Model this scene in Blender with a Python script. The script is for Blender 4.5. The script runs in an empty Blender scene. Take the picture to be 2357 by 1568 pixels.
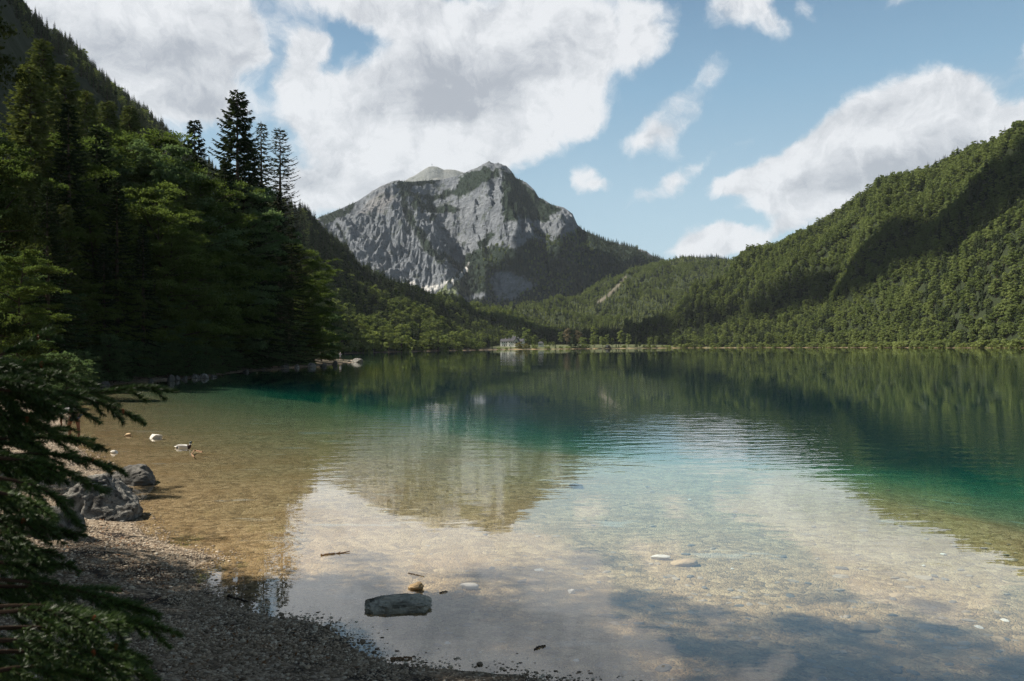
import bpy, math, random
import numpy as np
from mathutils import Matrix, Vector

# ------------------------------------------------------------------ camera, sky, sun, exposure
S = bpy.context.scene
COL = S.collection
F, CX, CY, H = 1833.0, 1178.5, 784.0, 3.2          # reference frame of 2357 x 1568
pit, th = 14.0 / F, -0.0070
_f = np.array([0, math.cos(pit), math.sin(pit)]); _u0 = np.array([0, -math.sin(pit), math.cos(pit)]); _r0 = np.array([1.0, 0, 0])
_r = _r0 * math.cos(th) + _u0 * math.sin(th); _u = -_r0 * math.sin(th) + _u0 * math.cos(th)
cam_d = bpy.data.cameras.new('camera'); cam = bpy.data.objects.new('camera', cam_d); COL.objects.link(cam)
cam_d.lens = 28; cam_d.sensor_width = 36; cam_d.clip_start = 0.05; cam_d.clip_end = 40000
cam.matrix_world = Matrix(((_r[0], _u[0], -_f[0], 0), (_r[1], _u[1], -_f[1], 0), (_r[2], _u[2], -_f[2], H), (0, 0, 0, 1)))
cam_d.dof.use_dof = True; cam_d.dof.focus_distance = 45; cam_d.dof.aperture_fstop = 5.6
S.camera = cam

SUN_AZ, SUN_EL = math.radians(-81), math.radians(49)          # azimuth from +Y towards +X
sdir = np.array([math.sin(SUN_AZ) * math.cos(SUN_EL), math.cos(SUN_AZ) * math.cos(SUN_EL), math.sin(SUN_EL)])
sl = bpy.data.lights.new('sun', 'SUN'); sl.energy = 5.0; sl.angle = math.radians(0.6); sl.color = (1.0, 0.93, 0.82)
sun = bpy.data.objects.new('sun', sl); COL.objects.link(sun)
sun.rotation_euler = Vector(sdir).to_track_quat('Z', 'Y').to_euler()
S.view_settings.view_transform = 'Standard'; S.view_settings.look = 'None'; S.view_settings.exposure = 0.95; S.view_settings.gamma = 1.0
cy = S.cycles
cy.max_bounces = 6; cy.diffuse_bounces = 2; cy.glossy_bounces = 3; cy.transmission_bounces = 3; cy.volume_bounces = 0
cy.transparent_max_bounces = 12; cy.use_denoising = True; cy.denoising_prefilter = 'NONE'; cy.denoising_input_passes = 'RGB_ALBEDO_NORMAL'; cy.caustics_reflective = False; cy.caustics_refractive = False
cy.sample_clamp_indirect = 4.0

class NT:
    """tiny node-tree builder"""
    def __init__(s, tree): s.t = tree; s.n = tree.nodes; s.l = tree.links
    def new(s, typ, **kw):
        n = s.n.new(typ)
        for k, v in kw.items(): setattr(n, k, v)
        return n
    def put(s, sock, v):
        if isinstance(v, bpy.types.NodeSocket): s.l.new(v, sock)
        elif v is not None: sock.default_value = v
    def math(s, op, a, b=None, c=None, clamp=False):
        n = s.new('ShaderNodeMath', operation=op, use_clamp=clamp); s.put(n.inputs[0], a); s.put(n.inputs[1], b)
        if c is not None: s.put(n.inputs[2], c)
        return n.outputs[0]
    def ss(s, x, a, b, lo=0.0, hi=1.0, typ='SMOOTHSTEP'):
        n = s.new('ShaderNodeMapRange', interpolation_type=typ)
        for i, v in enumerate((x, a, b, lo, hi)): s.put(n.inputs[i], v)
        return n.outputs[0]
    def noise(s, vec, scale, detail=4, rough=.55, dist=0, dim='3D'):
        n = s.new('ShaderNodeTexNoise', noise_dimensions=dim); s.put(n.inputs['Vector'], vec)
        n.inputs['Scale'].default_value = scale; n.inputs['Detail'].default_value = detail
        n.inputs['Roughness'].default_value = rough; n.inputs['Distortion'].default_value = dist
        return n.outputs[0]
    def vor(s, vec, scale, feature='F1', out=0, rnd=1.0):
        n = s.new('ShaderNodeTexVoronoi', feature=feature); s.put(n.inputs['Vector'], vec)
        n.inputs['Scale'].default_value = scale; n.inputs['Randomness'].default_value = rnd
        return n.outputs[out]
    def mix(s, f, a, b, mode='MIX'):
        n = s.new('ShaderNodeMix', data_type='RGBA', blend_type=mode)
        s.put(n.inputs[0], f)
        for k, v in ((6, a), (7, b)):
            if isinstance(v, tuple) and len(v) == 3: v = v + (1,)
            s.put(n.inputs[k], v)
        return n.outputs[2]
    def ramp(s, f, stops):
        n = s.new('ShaderNodeValToRGB'); s.put(n.inputs[0], f); e = n.color_ramp.elements
        while len(e) < len(stops): e.new(0.5)
        for q, (p, c) in zip(e, stops): q.position = p; q.color = tuple(c) + (1,)
        return n.outputs[0]
    def vmap(s, vec, scale=(1, 1, 1), loc=(0, 0, 0), rot=(0, 0, 0)):
        n = s.new('ShaderNodeMapping'); s.put(n.inputs[0], vec)
        n.inputs['Location'].default_value = loc; n.inputs['Rotation'].default_value = rot; n.inputs['Scale'].default_value = scale
        return n.outputs[0]
    def xyz(s, x, y, z=0.0):
        n = s.new('ShaderNodeCombineXYZ'); s.put(n.inputs[0], x); s.put(n.inputs[1], y); s.put(n.inputs[2], z); return n.outputs[0]

W = bpy.data.worlds.new('World'); S.world = W; W.use_nodes = True
w = NT(W.node_tree); w.n.clear()
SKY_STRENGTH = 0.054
def build_sky():
    sky = w.new('ShaderNodeTexSky', sky_type='NISHITA', sun_disc=False)
    sky.sun_elevation = SUN_EL; sky.sun_rotation = SUN_AZ; sky.altitude = 600; sky.air_density = 1.0; sky.dust_density = 1.5; sky.ozone_density = 1.5
    tc = w.new('ShaderNodeTexCoord'); D = tc.outputs['Generated']
    sp = w.new('ShaderNodeSeparateXYZ'); w.put(sp.inputs[0], D); X, Y, Z = sp.outputs
    az = w.math('ARCTAN2', X, Y)                                     # radians to the right of +Y
    el = w.math('ARCSINE', Z)
    # domain: (az, el) in radians, warped by noise so cloud edges are ragged
    P = w.xyz(az, w.math('MULTIPLY', el, 1.0))
    n1 = w.new('ShaderNodeTexNoise', noise_dimensions='2D'); w.put(n1.inputs['Vector'], P); n1.inputs['Scale'].default_value = 7; n1.inputs['Detail'].default_value = 8; n1.inputs['Roughness'].default_value = .58
    wp = w.new('ShaderNodeVectorMath', operation='MULTIPLY_ADD'); w.put(wp.inputs[0], n1.outputs['Color']); wp.inputs[1].default_value = (.09, .065, 0); w.put(wp.inputs[2], P)
    wq = w.new('ShaderNodeVectorMath', operation='SUBTRACT'); w.put(wq.inputs[0], wp.outputs[0]); wq.inputs[1].default_value = (.045, .033, 0)
    sq = w.new('ShaderNodeSeparateXYZ'); w.put(sq.inputs[0], wq.outputs[0]); A, E = sq.outputs[0], sq.outputs[1]
    def toae(x, y):
        d = ((x - CX) / F) * _r + ((CY - y) / F) * _u + _f; d = d / np.linalg.norm(d)
        return math.atan2(d[0], d[1]), math.asin(d[2])
    def blob(x, y, rx, ry, rot=0, wt=1.0):
        a, e = toae(x, y); rx /= F; ry /= F; rx *= .95
        c, s = math.cos(math.radians(rot)), math.sin(math.radians(rot))
        da = w.math('SUBTRACT', A, a); de = w.math('SUBTRACT', E, e)
        p = w.math('ADD', w.math('MULTIPLY', da, c / rx), w.math('MULTIPLY', de, s / rx))
        q = w.math('ADD', w.math('MULTIPLY', da, -s / ry), w.math('MULTIPLY', de, c / ry))
        r2 = w.math('ADD', w.math('MULTIPLY', p, p), w.math('MULTIPLY', q, q))
        return w.math('MULTIPLY', w.math('EXPONENT', w.math('MULTIPLY', w.math('POWER', r2, 1.6), -0.8)), wt)
    def field(bl):
        f = None
        for b in bl:
            g = blob(*b); f = g if f is None else w.math('ADD', f, g)
        return f
    clouds = [(330, 40, 250, 150, -5, 1.2), (120, 120, 240, 160, 0, 1.1), (440, 195, 130, 55, -12, .95), (530, 60, 60, 60, 0, .7), (260, 170, 170, 70, -10, .8), (575, 150, 26, 26, 0, .35),
              (700, 105, 46, 34, 10, .85), (668, 150, 34, 50, -25, .75), (690, 205, 40, 50, -10, .6), (860, 15, 190, 42, -4, 1.1), (740, 20, 90, 26, 0, .5), (930, 50, 90, 46, 0, .8),
              (1060, 150, 200, 120, 0, 1.3), (1290, 60, 200, 100, 0, 1.2), (1200, 200, 170, 110, 0, 1.2), (1460, 110, 75, 50, 10, .8), (900, 280, 200, 110, -12, 1.3), (730, 270, 90, 70, 35, .9), (1080, 330, 150, 70, 20, 1.0), (800, 400, 110, 80, 0, 1.0), (980, 385, 150, 60, 0, .9), (1180, 330, 110, 60, 20, .7), (880, 450, 160, 40, 0, .7), (660, 470, 120, 60, 0, .9), (1330, 200, 60, 70, 20, .6),
              (1320, 290, 40, 28, 0, .5), (1570, 262, 85, 40, 35, .58), (1540, 325, 65, 40, -20, .62), (1450, 320, 50, 30, 0, .5), (1650, 160, 36, 20, 20, .45),
              (1690, 25, 80, 50, 5, 1.1), (1780, 60, 40, 25, 0, .5), (1855, 22, 26, 22, 0, .6), (2045, 15, 42, 20, 0, .75), (1490, 15, 60, 24, 0, .45),
              (2215, 215, 80, 45, 12, 1.2), (2060, 235, 110, 55, 22, 1.0), (2240, 280, 90, 60, 0, 1.2), (1960, 320, 150, 55, 22, 1.15), (2130, 330, 180, 70, 0, 1.2), (1900, 385, 180, 46, 10, 1.2), (1730, 435, 130, 26, 8, .95), (2080, 420, 190, 60, 0, 1.1), (1790, 485, 90, 28, 5, .85), (1900, 510, 120, 36, 10, .7), (2000, 470, 120, 40, 0, .7),
              (2357, 270, 50, 34, 10, .6), (2370, 100, 26, 48, 0, .85), (1700, 350, 80, 18, 25, .45),
              (1600, 572, 50, 34, 0, 1.2), (1660, 565, 50, 32, 0, 1.2), (1720, 568, 38, 24, 0, .9), (1800, 550, 60, 16, 25, .6),
              (1325, 408, 46, 36, -15, .95), (1370, 430, 34, 16, 0, .5), (1345, 478, 40, 14, 0, .35), (1575, 415, 60, 22, 28, .62), (1540, 450, 40, 30, 30, .55), (1460, 472, 50, 24, 0, .6),
              (-500, 200, 400, 250, 0, 1.2), (3000, 250, 420, 160, 0, 1.2)]
    Fd = field(clouds)
    nf = w.noise(wq.outputs[0], 15, 10, .64, 0, '2D')
    dens = w.math('ADD', Fd, w.math('MULTIPLY', w.math('SUBTRACT', nf, .5), 1.45))
    # beyond the frame, behind and above: broken cloud by noise alone
    away = w.ss(w.math('ABSOLUTE', az), .75, 1.3)
    low = w.ss(el, .75, .45)
    gen = w.math('MULTIPLY', w.math('MULTIPLY', away, low), w.math('MULTIPLY', w.ss(w.noise(D, 2.2, 5, .6), .5, .62), .8))
    dens = w.math('ADD', dens, gen)
    alpha = w.ss(dens, .27, 1.05)
    # light and shade inside the clouds: thick centres grey, sun side white
    off = w.new('ShaderNodeVectorMath', operation='ADD'); w.put(off.inputs[0], wq.outputs[0]); off.inputs[1].default_value = (-.012, .014, 0)
    nf2 = w.noise(off.outputs[0], 15, 8, .64, 0, '2D')
    relief = w.math('SUBTRACT', nf, nf2)
    grey = field([(1040, 205, 180, 75, 0, 1.0), (1290, 110, 110, 60, 20, .5), (250, 140, 280, 80, 0, .62), (470, 250, 110, 40, 0, .45), (800, 430, 130, 50, 0, .45), (2080, 400, 260, 40, 8, .55), (2200, 330, 90, 40, 0, .3), (900, 30, 110, 35, 0, .35), (560, 60, 60, 60, 0, .3), (1640, 590, 60, 20, 0, .3), (1000, 90, 80, 60, 0, .25)])
    g = w.math('ADD', grey, w.math('MULTIPLY', relief, -2.0))
    g = w.math('ADD', g, w.math('MULTIPLY', w.math('SUBTRACT', w.noise(wq.outputs[0], 6, 4, .5, 0, '2D'), .42), .9), clamp=True)
    ccol = w.mix(g, (8.2, 8.35, 8.6), (4.3, 4.6, 5.1))
    skyc = w.mix(.80, sky.outputs[0], w.ramp(w.ss(el, -.02, .45, 0, 1, 'LINEAR'), [(0, (6.4, 7.6, 8.2)), (.35, (4.5, 6.4, 7.5)), (.7, (2.5, 4.5, 6.2)), (1, (1.3, 2.6, 4.2))]))
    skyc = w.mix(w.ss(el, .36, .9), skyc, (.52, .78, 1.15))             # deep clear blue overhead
    out = w.mix(w.math('MULTIPLY', alpha, .96), skyc, ccol)
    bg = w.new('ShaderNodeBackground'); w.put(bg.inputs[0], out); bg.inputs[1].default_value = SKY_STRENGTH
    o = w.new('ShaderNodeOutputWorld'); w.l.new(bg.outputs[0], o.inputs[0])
build_sky()
W.cycles.sampling_method = 'MANUAL'; W.cycles.sample_map_resolution = 512

# ------------------------------------------------------------------ helpers
rng = np.random.default_rng(7); random.seed(7)
def smooth(x, a, b):
    t = np.clip((np.asarray(x, float) - a) / (b - a), 0, 1); return t * t * (3 - 2 * t)
_perm = np.random.default_rng(3).permutation(256); _perm = np.concatenate([_perm, _perm])
_g = np.random.default_rng(4).normal(size=(256, 3)); _g /= np.linalg.norm(_g, axis=1)[:, None]
def perlin(x, y, z=0.0):
    x, y, z = np.broadcast_arrays(np.asarray(x, float), np.asarray(y, float), np.asarray(z, float))
    xi, yi, zi = (np.floor(v).astype(int) for v in (x, y, z)); xf, yf, zf = x - xi, y - yi, z - zi
    fx, fy, fz = (t * t * t * (t * (t * 6 - 15) + 10) for t in (xf, yf, zf)); xi &= 255; yi &= 255; zi &= 255
    def gr(i, j, k):
        h = _perm[_perm[_perm[(xi + i) & 255] + ((yi + j) & 255)] + ((zi + k) & 255)]; q = _g[h]
        return q[..., 0] * (xf - i) + q[..., 1] * (yf - j) + q[..., 2] * (zf - k)
    L = lambda a, b, t: a + (b - a) * t
    return 1.5 * L(L(L(gr(0, 0, 0), gr(1, 0, 0), fx), L(gr(0, 1, 0), gr(1, 1, 0), fx), fy), L(L(gr(0, 0, 1), gr(1, 0, 1), fx), L(gr(0, 1, 1), gr(1, 1, 1), fx), fy), fz)
def fbm(x, y, z=0.0, o=4, ridge=False):
    s, a, f = 0, 1.0, 1.0
    for k in range(o):
        n = perlin(x * f + 17 * k, y * f - 9 * k, np.asarray(z) * f + 5 * k)
        s = s + a * ((1 - 2 * abs(n)) if ridge else n); a *= .5; f *= 2.03
    return s
def ray(x, y):
    x = np.asarray(x, float)[..., None]; y = np.asarray(y, float)[..., None]
    d = ((x - CX) / F) * _r + ((CY - y) / F) * _u + _f; return d
def at(x, y, dist):
    d = ray(x, y); k = np.asarray(dist)[..., None] / np.hypot(d[..., 0:1], d[..., 1:2]); return d * k + np.array([0, 0, H])
def onz(x, y, z=0.0):
    d = ray(x, y); return d * ((z - H) / d[..., 2:3]) + np.array([0, 0, H])
def proj(P):
    q = np.asarray(P, float) - np.array([0, 0, H]); zz = q @ _f
    return CX + F * (q @ _r) / zz, CY - F * (q @ _u) / zz, zz
def pxaz(x): return np.arctan((np.asarray(x, float) - CX) / F)
def inpoly(x, y, poly):
    x = np.asarray(x, float); y = np.asarray(y, float); r = np.zeros(x.shape, bool); n = len(poly)
    for i in range(n):
        x1, y1 = poly[i]; x2, y2 = poly[(i + 1) % n]
        c = ((y1 > y) != (y2 > y)); r ^= c & (x < (x2 - x1) * (y - y1) / ((y2 - y1) if y2 != y1 else 1e-9) + x1)
    return r
def sdist(x, y, poly):
    """signed distance, positive outside"""
    x = np.asarray(x, float); y = np.asarray(y, float); d = np.full(x.shape, 1e18); n = len(poly)
    for i in range(n):
        x1, y1 = poly[i]; x2, y2 = poly[(i + 1) % n]; ex, ey = x2 - x1, y2 - y1; L2 = ex * ex + ey * ey + 1e-12
        t = np.clip(((x - x1) * ex + (y - y1) * ey) / L2, 0, 1); d = np.minimum(d, (x - x1 - t * ex) ** 2 + (y - y1 - t * ey) ** 2)
    d = np.sqrt(d); return np.where(inpoly(x, y, poly), -d, d)

def mkmesh(name, V, faces, smooth_=False, mats=None, midx=None):
    me = bpy.data.meshes.new(name); V = np.asarray(V, np.float32).reshape(-1, 3)
    if not isinstance(faces, list): faces = [faces]
    faces = [np.asarray(f, np.int32) for f in faces if len(f)]
    nl = sum(f.size for f in faces); nf = sum(len(f) for f in faces)
    me.vertices.add(len(V)); me.vertices.foreach_set('co', V.ravel()); me.loops.add(nl); me.polygons.add(nf)
    me.loops.foreach_set('vertex_index', np.concatenate([f.ravel() for f in faces]))
    tot = np.concatenate([np.full(len(f), f.shape[1], np.int32) for f in faces]); st = np.concatenate([[0], np.cumsum(tot)[:-1]]).astype(np.int32)
    me.polygons.foreach_set('loop_start', st); me.polygons.foreach_set('loop_total', tot)
    me.polygons.foreach_set('use_smooth', np.full(nf, bool(smooth_)))
    for m in (mats or []): me.materials.append(m)
    if midx is not None: me.polygons.foreach_set('material_index', np.asarray(midx, np.int32))
    me.update(calc_edges=True); return me
class MB:
    def __init__(s): s.V = []; s.Q = []; s.T = []; s.qm = []; s.tm = []; s.n = 0
    def add(s, V, Fc, m=0):
        V = np.asarray(V, float).reshape(-1, 3); Fc = np.asarray(Fc, int)
        if len(Fc):
            (s.Q if Fc.shape[1] == 4 else s.T).append(Fc + s.n); (s.qm if Fc.shape[1] == 4 else s.tm).append(np.full(len(Fc), m))
        s.V.append(V); s.n += len(V)
    def tube(s, P, R, k=8, m=0, cap=True):
        P = np.asarray(P, float); R = np.broadcast_to(np.asarray(R, float), (len(P),)); n = len(P)
        T = np.gradient(P, axis=0); T /= np.linalg.norm(T, axis=1)[:, None] + 1e-9
        a = np.array([0, 0, 1.0]) if abs(T[:, 2].mean()) < .8 else np.array([1.0, 0, 0])
        B = np.cross(T, a); B /= np.linalg.norm(B, axis=1)[:, None] + 1e-9; N = np.cross(B, T)
        t = np.arange(k) * 2 * np.pi / k
        V = P[:, None] + R[:, None, None] * (np.cos(t)[None, :, None] * B[:, None] + np.sin(t)[None, :, None] * N[:, None])
        i = np.arange(n - 1)[:, None] * k; j = np.arange(k)[None]; j2 = (j + 1) % k
        Fq = np.stack([i + j, i + j2, i + k + j2, i + k + j], -1).reshape(-1, 4); s.add(V, Fq, m)
        if cap:
            for e, b in ((0, 0), (n - 1, (n - 1) * k)):
                s.add(np.vstack([V[e], P[e][None]]), [((q + 1) % k, q, k) if e == 0 else (q, (q + 1) % k, k) for q in range(k)], m)
    def box(s, c, d, rz=0, m=0):
        c = np.asarray(c, float); d = np.asarray(d, float) / 2; sg = np.array([(-1, -1, -1), (1, -1, -1), (1, 1, -1), (-1, 1, -1), (-1, -1, 1), (1, -1, 1), (1, 1, 1), (-1, 1, 1)]) * d
        cc, ss = math.cos(rz), math.sin(rz); V = np.stack([sg[:, 0] * cc - sg[:, 1] * ss, sg[:, 0] * ss + sg[:, 1] * cc, sg[:, 2]], 1) + c
        s.add(V, [(0, 3, 2, 1), (4, 5, 6, 7), (0, 1, 5, 4), (1, 2, 6, 5), (2, 3, 7, 6), (3, 0, 4, 7)], m)
    def cards(s, C, U, Wv, m=0):
        """rhombic leaves: centre C, half-length U, half-width W"""
        n = len(C); V = np.stack([C - U, C + Wv - U * .1, C + U, C - Wv - U * .1], 1); s.add(V, np.arange(4 * n).reshape(n, 4), m)
    def mesh(s, name, mats, sm=False):
        V = np.vstack(s.V); return mkmesh(name, V, [np.vstack(s.Q) if s.Q else np.zeros((0, 4)), np.vstack(s.T) if s.T else np.zeros((0, 3))], sm, mats, np.concatenate(s.qm + s.tm))
def obj(name, me, parent=None, loc=(0, 0, 0), rz=0, sc=1):
    o = bpy.data.objects.new(name, me); COL.objects.link(o); o.parent = parent; o.location = loc; o.rotation_euler = (0, 0, rz)
    o.scale = (sc, sc, sc) if np.isscalar(sc) else sc; return o
def tag(o, label=None, cat=None, group=None, kind=None):
    if label: o['label'] = label
    if cat: o['category'] = cat
    if group: o['group'] = group
    if kind: o['kind'] = kind
    return o
def copy_tree(o, parent=None):
    c = o.copy(); COL.objects.link(c)
    if parent is not None: c.parent = parent
    for ch in list(o.children): copy_tree(ch, c)
    return c
def rvec(n): v = rng.normal(size=(n, 3)); return v / np.linalg.norm(v, axis=1)[:, None]

# ------------------------------------------------------------------ materials
def mat(name, fn):
    m = bpy.data.materials.new(name); m.use_nodes = True; t = NT(m.node_tree); t.n.clear()
    o = t.new('ShaderNodeOutputMaterial'); fn(t, o); return m
def bsdf(t, o, col, rough=.8, bump=None, spec=.3, metal=0, emis=None):
    b = t.new('ShaderNodeBsdfPrincipled'); 
    if isinstance(col, tuple): col = col + (1,) if len(col) == 3 else col
    t.put(b.inputs['Base Color'], col); t.put(b.inputs['Roughness'], rough); b.inputs['Specular IOR Level'].default_value = spec; b.inputs['Metallic'].default_value = metal
    if bump is not None: t.l.new(bump, b.inputs['Normal'])
    t.l.new(b.outputs[0], o.inputs[0]); return b
def bump(t, h, dist, strength=1.0, nrm=None):
    n = t.new('ShaderNodeBump'); t.put(n.inputs['Height'], h); n.inputs['Distance'].default_value = dist; n.inputs['Strength'].default_value = strength
    if nrm is not None: t.l.new(nrm, n.inputs['Normal'])
    return n.outputs[0]
def plain(name, col, rough=.7, spec=.3, var=.25, scale=8, bmp=0.0):
    def fn(t, o):
        g = t.new('ShaderNodeNewGeometry').outputs['Position']; n = t.noise(g, scale, 5)
        c = t.mix(n, tuple(v * (1 - var) for v in col), tuple(min(1, v * (1 + var)) for v in col))
        bsdf(t, o, c, rough, bump(t, n, bmp) if bmp else None, spec)
    return mat(name, fn)
def leafmat(name, dark, light, trans=.35, scale=.03, vary=.35, tint=(1.0, 1.0, .55)):
    def fn(t, o):
        geo = t.new('ShaderNodeNewGeometry'); oi = t.new('ShaderNodeObjectInfo')
        n = t.noise(geo.outputs['Position'], scale, 3)
        r = t.math('ADD', t.math('MULTIPLY', oi.outputs['Random'], .62), t.math('MULTIPLY', t.ss(n, .3, .7), .38))
        c = t.mix(r, dark, light)
        # faces of one crown differ a little in age
        r2 = geo.outputs['Random Per Island']
        c = t.mix(t.math('MULTIPLY', r2, vary), c, tuple(v * 1.9 for v in light))
        d = t.new('ShaderNodeBsdfDiffuse'); t.put(d.inputs[0], c)
        tr = t.new('ShaderNodeBsdfTranslucent'); t.put(tr.inputs[0], t.mix(1.0, c, tint, 'MULTIPLY'))
        mx = t.new('ShaderNodeMixShader'); mx.inputs[0].default_value = trans; t.l.new(d.outputs[0], mx.inputs[1]); t.l.new(tr.outputs[0], mx.inputs[2])
        t.l.new(mx.outputs[0], o.inputs[0])
    return mat(name, fn)
M = {}
M['bark'] = plain('bark', (.075, .055, .04), .95, .1, .5, 6, .03)
M['palebark'] = plain('pale_bark', (.2, .18, .15), .95, .1, .4, 6, .03)
M['spruce_far'] = leafmat('spruce_needles_distant', (.018, .032, .020), (.070, .092, .038), .15)
M['broad_far'] = leafmat('leaves_distant', (.046, .076, .024), (.185, .220, .078), .45)
M['young_far'] = leafmat('young_conifer_needles', (.15, .185, .08), (.29, .32, .14), .40)
M['beech'] = leafmat('beech_leaves', (.036, .060, .020), (.118, .150, .046), .42, .10, .35, (.92, 1, .6))
M['maple'] = leafmat('maple_leaves', (.042, .074, .036), (.125, .170, .080), .42, .10, .35, (.92, 1, .7))
M['dark_leaf'] = leafmat('shaded_leaves', (.024, .034, .016), (.055, .070, .028), .35, .10, .3)
M['slabstone'] = plain('slab_stone', (.44, .41, .34), .9, .2, .7, 14, .10)
M['stone2'] = plain('wet_dark_stone', (.085, .08, .07), .8, .3, .5, 5, .05)
M['spruce_near'] = leafmat('spruce_needles', (.014, .024, .013), (.036, .050, .022), .15, .06, .3)
M['fir_light'] = leafmat('light_fir_needles', (.050, .068, .026), (.115, .135, .048), .25, .08, .35)
M['larch'] = leafmat('larch_needles', (.028, .034, .020), (.050, .058, .030), .2, .06, .3)
def _ground(t, o):
    pos = t.new('ShaderNodeNewGeometry').outputs['Position']
    at_ = t.new('ShaderNodeVertexColor', layer_name='zones'); s3 = t.new('ShaderNodeSeparateColor'); t.l.new(at_.outputs[0], s3.inputs[0])
    forest, meadow, bed = s3.outputs
    cell = t.vor(pos, 22, 'F1', 1); cs = t.new('ShaderNodeSeparateColor'); t.l.new(cell, cs.inputs[0])
    cd = t.vor(pos, 22, 'DISTANCE_TO_EDGE', 0)
    cell2 = t.vor(pos, 7, 'F1', 1); cs2 = t.new('ShaderNodeSeparateColor'); t.l.new(cell2, cs2.inputs[0]); cd2 = t.vor(pos, 7, 'DISTANCE_TO_EDGE', 0)
    big = t.noise(pos, .55, 6, .6)
    gr = t.ramp(cs.outputs[0], [(0, (.10, .073, .048)), (.5, (.22, .165, .112)), (.8, (.33, .26, .185)), (1, (.45, .38, .29))])
    soil = t.mix(t.ss(t.noise(pos, 1.3, 6, .65), .50, .60), gr, (.030, .020, .013))
    bedc = t.ramp(t.math('ADD', t.math('MULTIPLY', cs.outputs[1], .38), t.math('MULTIPLY', cs2.outputs[0], .46)), [(.08, (.15, .100, .048)), (.4, (.31, .208, .096)), (.75, (.45, .325, .172))])
    bedc = t.mix(t.ss(big, .50, .62), bedc, t.mix(.45, bedc, (.26, .155, .058)))
    bedc = t.mix(t.math('MULTIPLY', t.ss(t.noise(t.vmap(pos, (.35, 1, 1)), .9, 6, .6), .62, .68), .5), bedc, (.45, .43, .37))
    crack = t.ss(cd2, .02, .09)
    bedc = t.mix(t.math('MULTIPLY', t.math('SUBTRACT', 1, crack), .16), bedc, (.12, .10, .07))
    c = t.mix(bed, soil, bedc)
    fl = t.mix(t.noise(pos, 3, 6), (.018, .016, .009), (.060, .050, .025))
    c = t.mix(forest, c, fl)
    md = t.mix(t.noise(pos, .25, 6), (.055, .070, .026), (.10, .105, .045))
    c = t.mix(meadow, c, md)
    hgt = t.math('ADD', t.math('MULTIPLY', t.ss(cd, 0, .25), .5), t.math('MULTIPLY', t.ss(cd2, 0, .2), t.math('MULTIPLY', .6, cs2.outputs[1])))
    bsdf(t, o, c, .85, bump(t, hgt, .020, 1.0), .25)
M['ground'] = mat('shore_ground', _ground)
def _hillm(t, o):
    pos = t.new('ShaderNodeNewGeometry').outputs['Position']; n = t.noise(pos, .02, 8, .6)
    bare = t.new('ShaderNodeVertexColor', layer_name='zones'); s3 = t.new('ShaderNodeSeparateColor'); t.l.new(bare.outputs[0], s3.inputs[0])
    c = t.mix(n, (.016, .022, .010), (.034, .044, .020))
    c = t.mix(s3.outputs[0], c, t.mix(t.noise(pos, .08, 8, .7), (.11, .09, .07), (.26, .22, .19)))
    bsdf(t, o, c, .95, bump(t, n, 6), .1)
M['hill'] = mat('hill_floor', _hillm)
def _rock(t, o):
    pos = t.new('ShaderNodeNewGeometry').outputs['Position']
    zc = t.new('ShaderNodeVertexColor', layer_name='zones'); s3 = t.new('ShaderNodeSeparateColor'); t.l.new(zc.outputs[0], s3.inputs[0])
    veg, scree, grass = s3.outputs
    a = t.noise(t.vmap(pos, (.9, .9, 2.6), rot=(.5, .35, .2)), .010, 10, .68, .6)
    b = t.noise(t.vmap(pos, (1, .6, 2.2), rot=(.2, -.7, .3)), .030, 9, .68, 1.2)
    f = t.noise(pos, .09, 6, .7)
    c = t.ramp(t.math('ADD', t.math('MULTIPLY', a, .55), t.math('MULTIPLY', b, .45)), [(.36, (.085, .097, .113)), (.44, (.145, .160, .182)), (.53, (.195, .21, .232)), (.64, (.27, .285, .305))])
    c = t.mix(t.ss(f, .42, .62), t.mix(.5, c, (.12, .13, .14)), c)
    c = t.mix(t.math('MULTIPLY', t.ss(t.noise(pos, .006, 4, .6), .55, .68), .3), c, (.30, .26, .23))
    tuft = t.math('MULTIPLY', t.ss(t.noise(pos, .03, 8, .7), .55, .60), .6)
    c = t.mix(tuft, c, (.055, .070, .045))
    c = t.mix(veg, c, t.mix(f, (.012, .022, .017), (.030, .044, .027)))
    c = t.mix(grass, c, t.mix(f, (.12, .15, .07), (.20, .22, .12)))
    c = t.mix(scree, c, t.mix(f, (.45, .44, .42), (.68, .66, .63)))
    hh = t.math('ADD', t.math('MULTIPLY', a, 1.2), t.math('ADD', t.math('MULTIPLY', b, 1.0), t.math('MULTIPLY', f, .25)))
    bsdf(t, o, c, .95, bump(t, hh, 15, .9), .1)
M['rock'] = mat('limestone_face', _rock)
def _stone(t, o):
    tc = t.new('ShaderNodeTexCoord').outputs['Object']; oi = t.new('ShaderNodeObjectInfo')
    pos = t.new('ShaderNodeNewGeometry').outputs['Position']
    a = t.noise(pos, 4.2, 9, .72, .8); b = t.noise(t.vmap(pos, (1, 1, 1.6), rot=(.4, .3, .2)), 9, 8, .7)
    c = t.ramp(a, [(.39, (.03, .03, .028)), (.47, (.16, .155, .14)), (.57, (.34, .33, .295)), (.70, (.52, .50, .46))])
    c = t.mix(t.ss(b, .56, .63), c, (.045, .045, .04))
    c = t.mix(t.math('MULTIPLY', oi.outputs['Random'], .35), c, (.14, .12, .10))
    sz = t.new('ShaderNodeSeparateXYZ'); t.l.new(pos, sz.inputs[0])
    wet = t.ss(sz.outputs[2], .035, .005); c = t.mix(t.math('MULTIPLY', wet, .75), c, (.03, .026, .018))
    bsdf(t, o, c, .85, bump(t, t.math('ADD', a, t.math('MULTIPLY', b, .5)), .16, 1.0), .3)
M['stone'] = mat('weathered_limestone', _stone)
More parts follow.
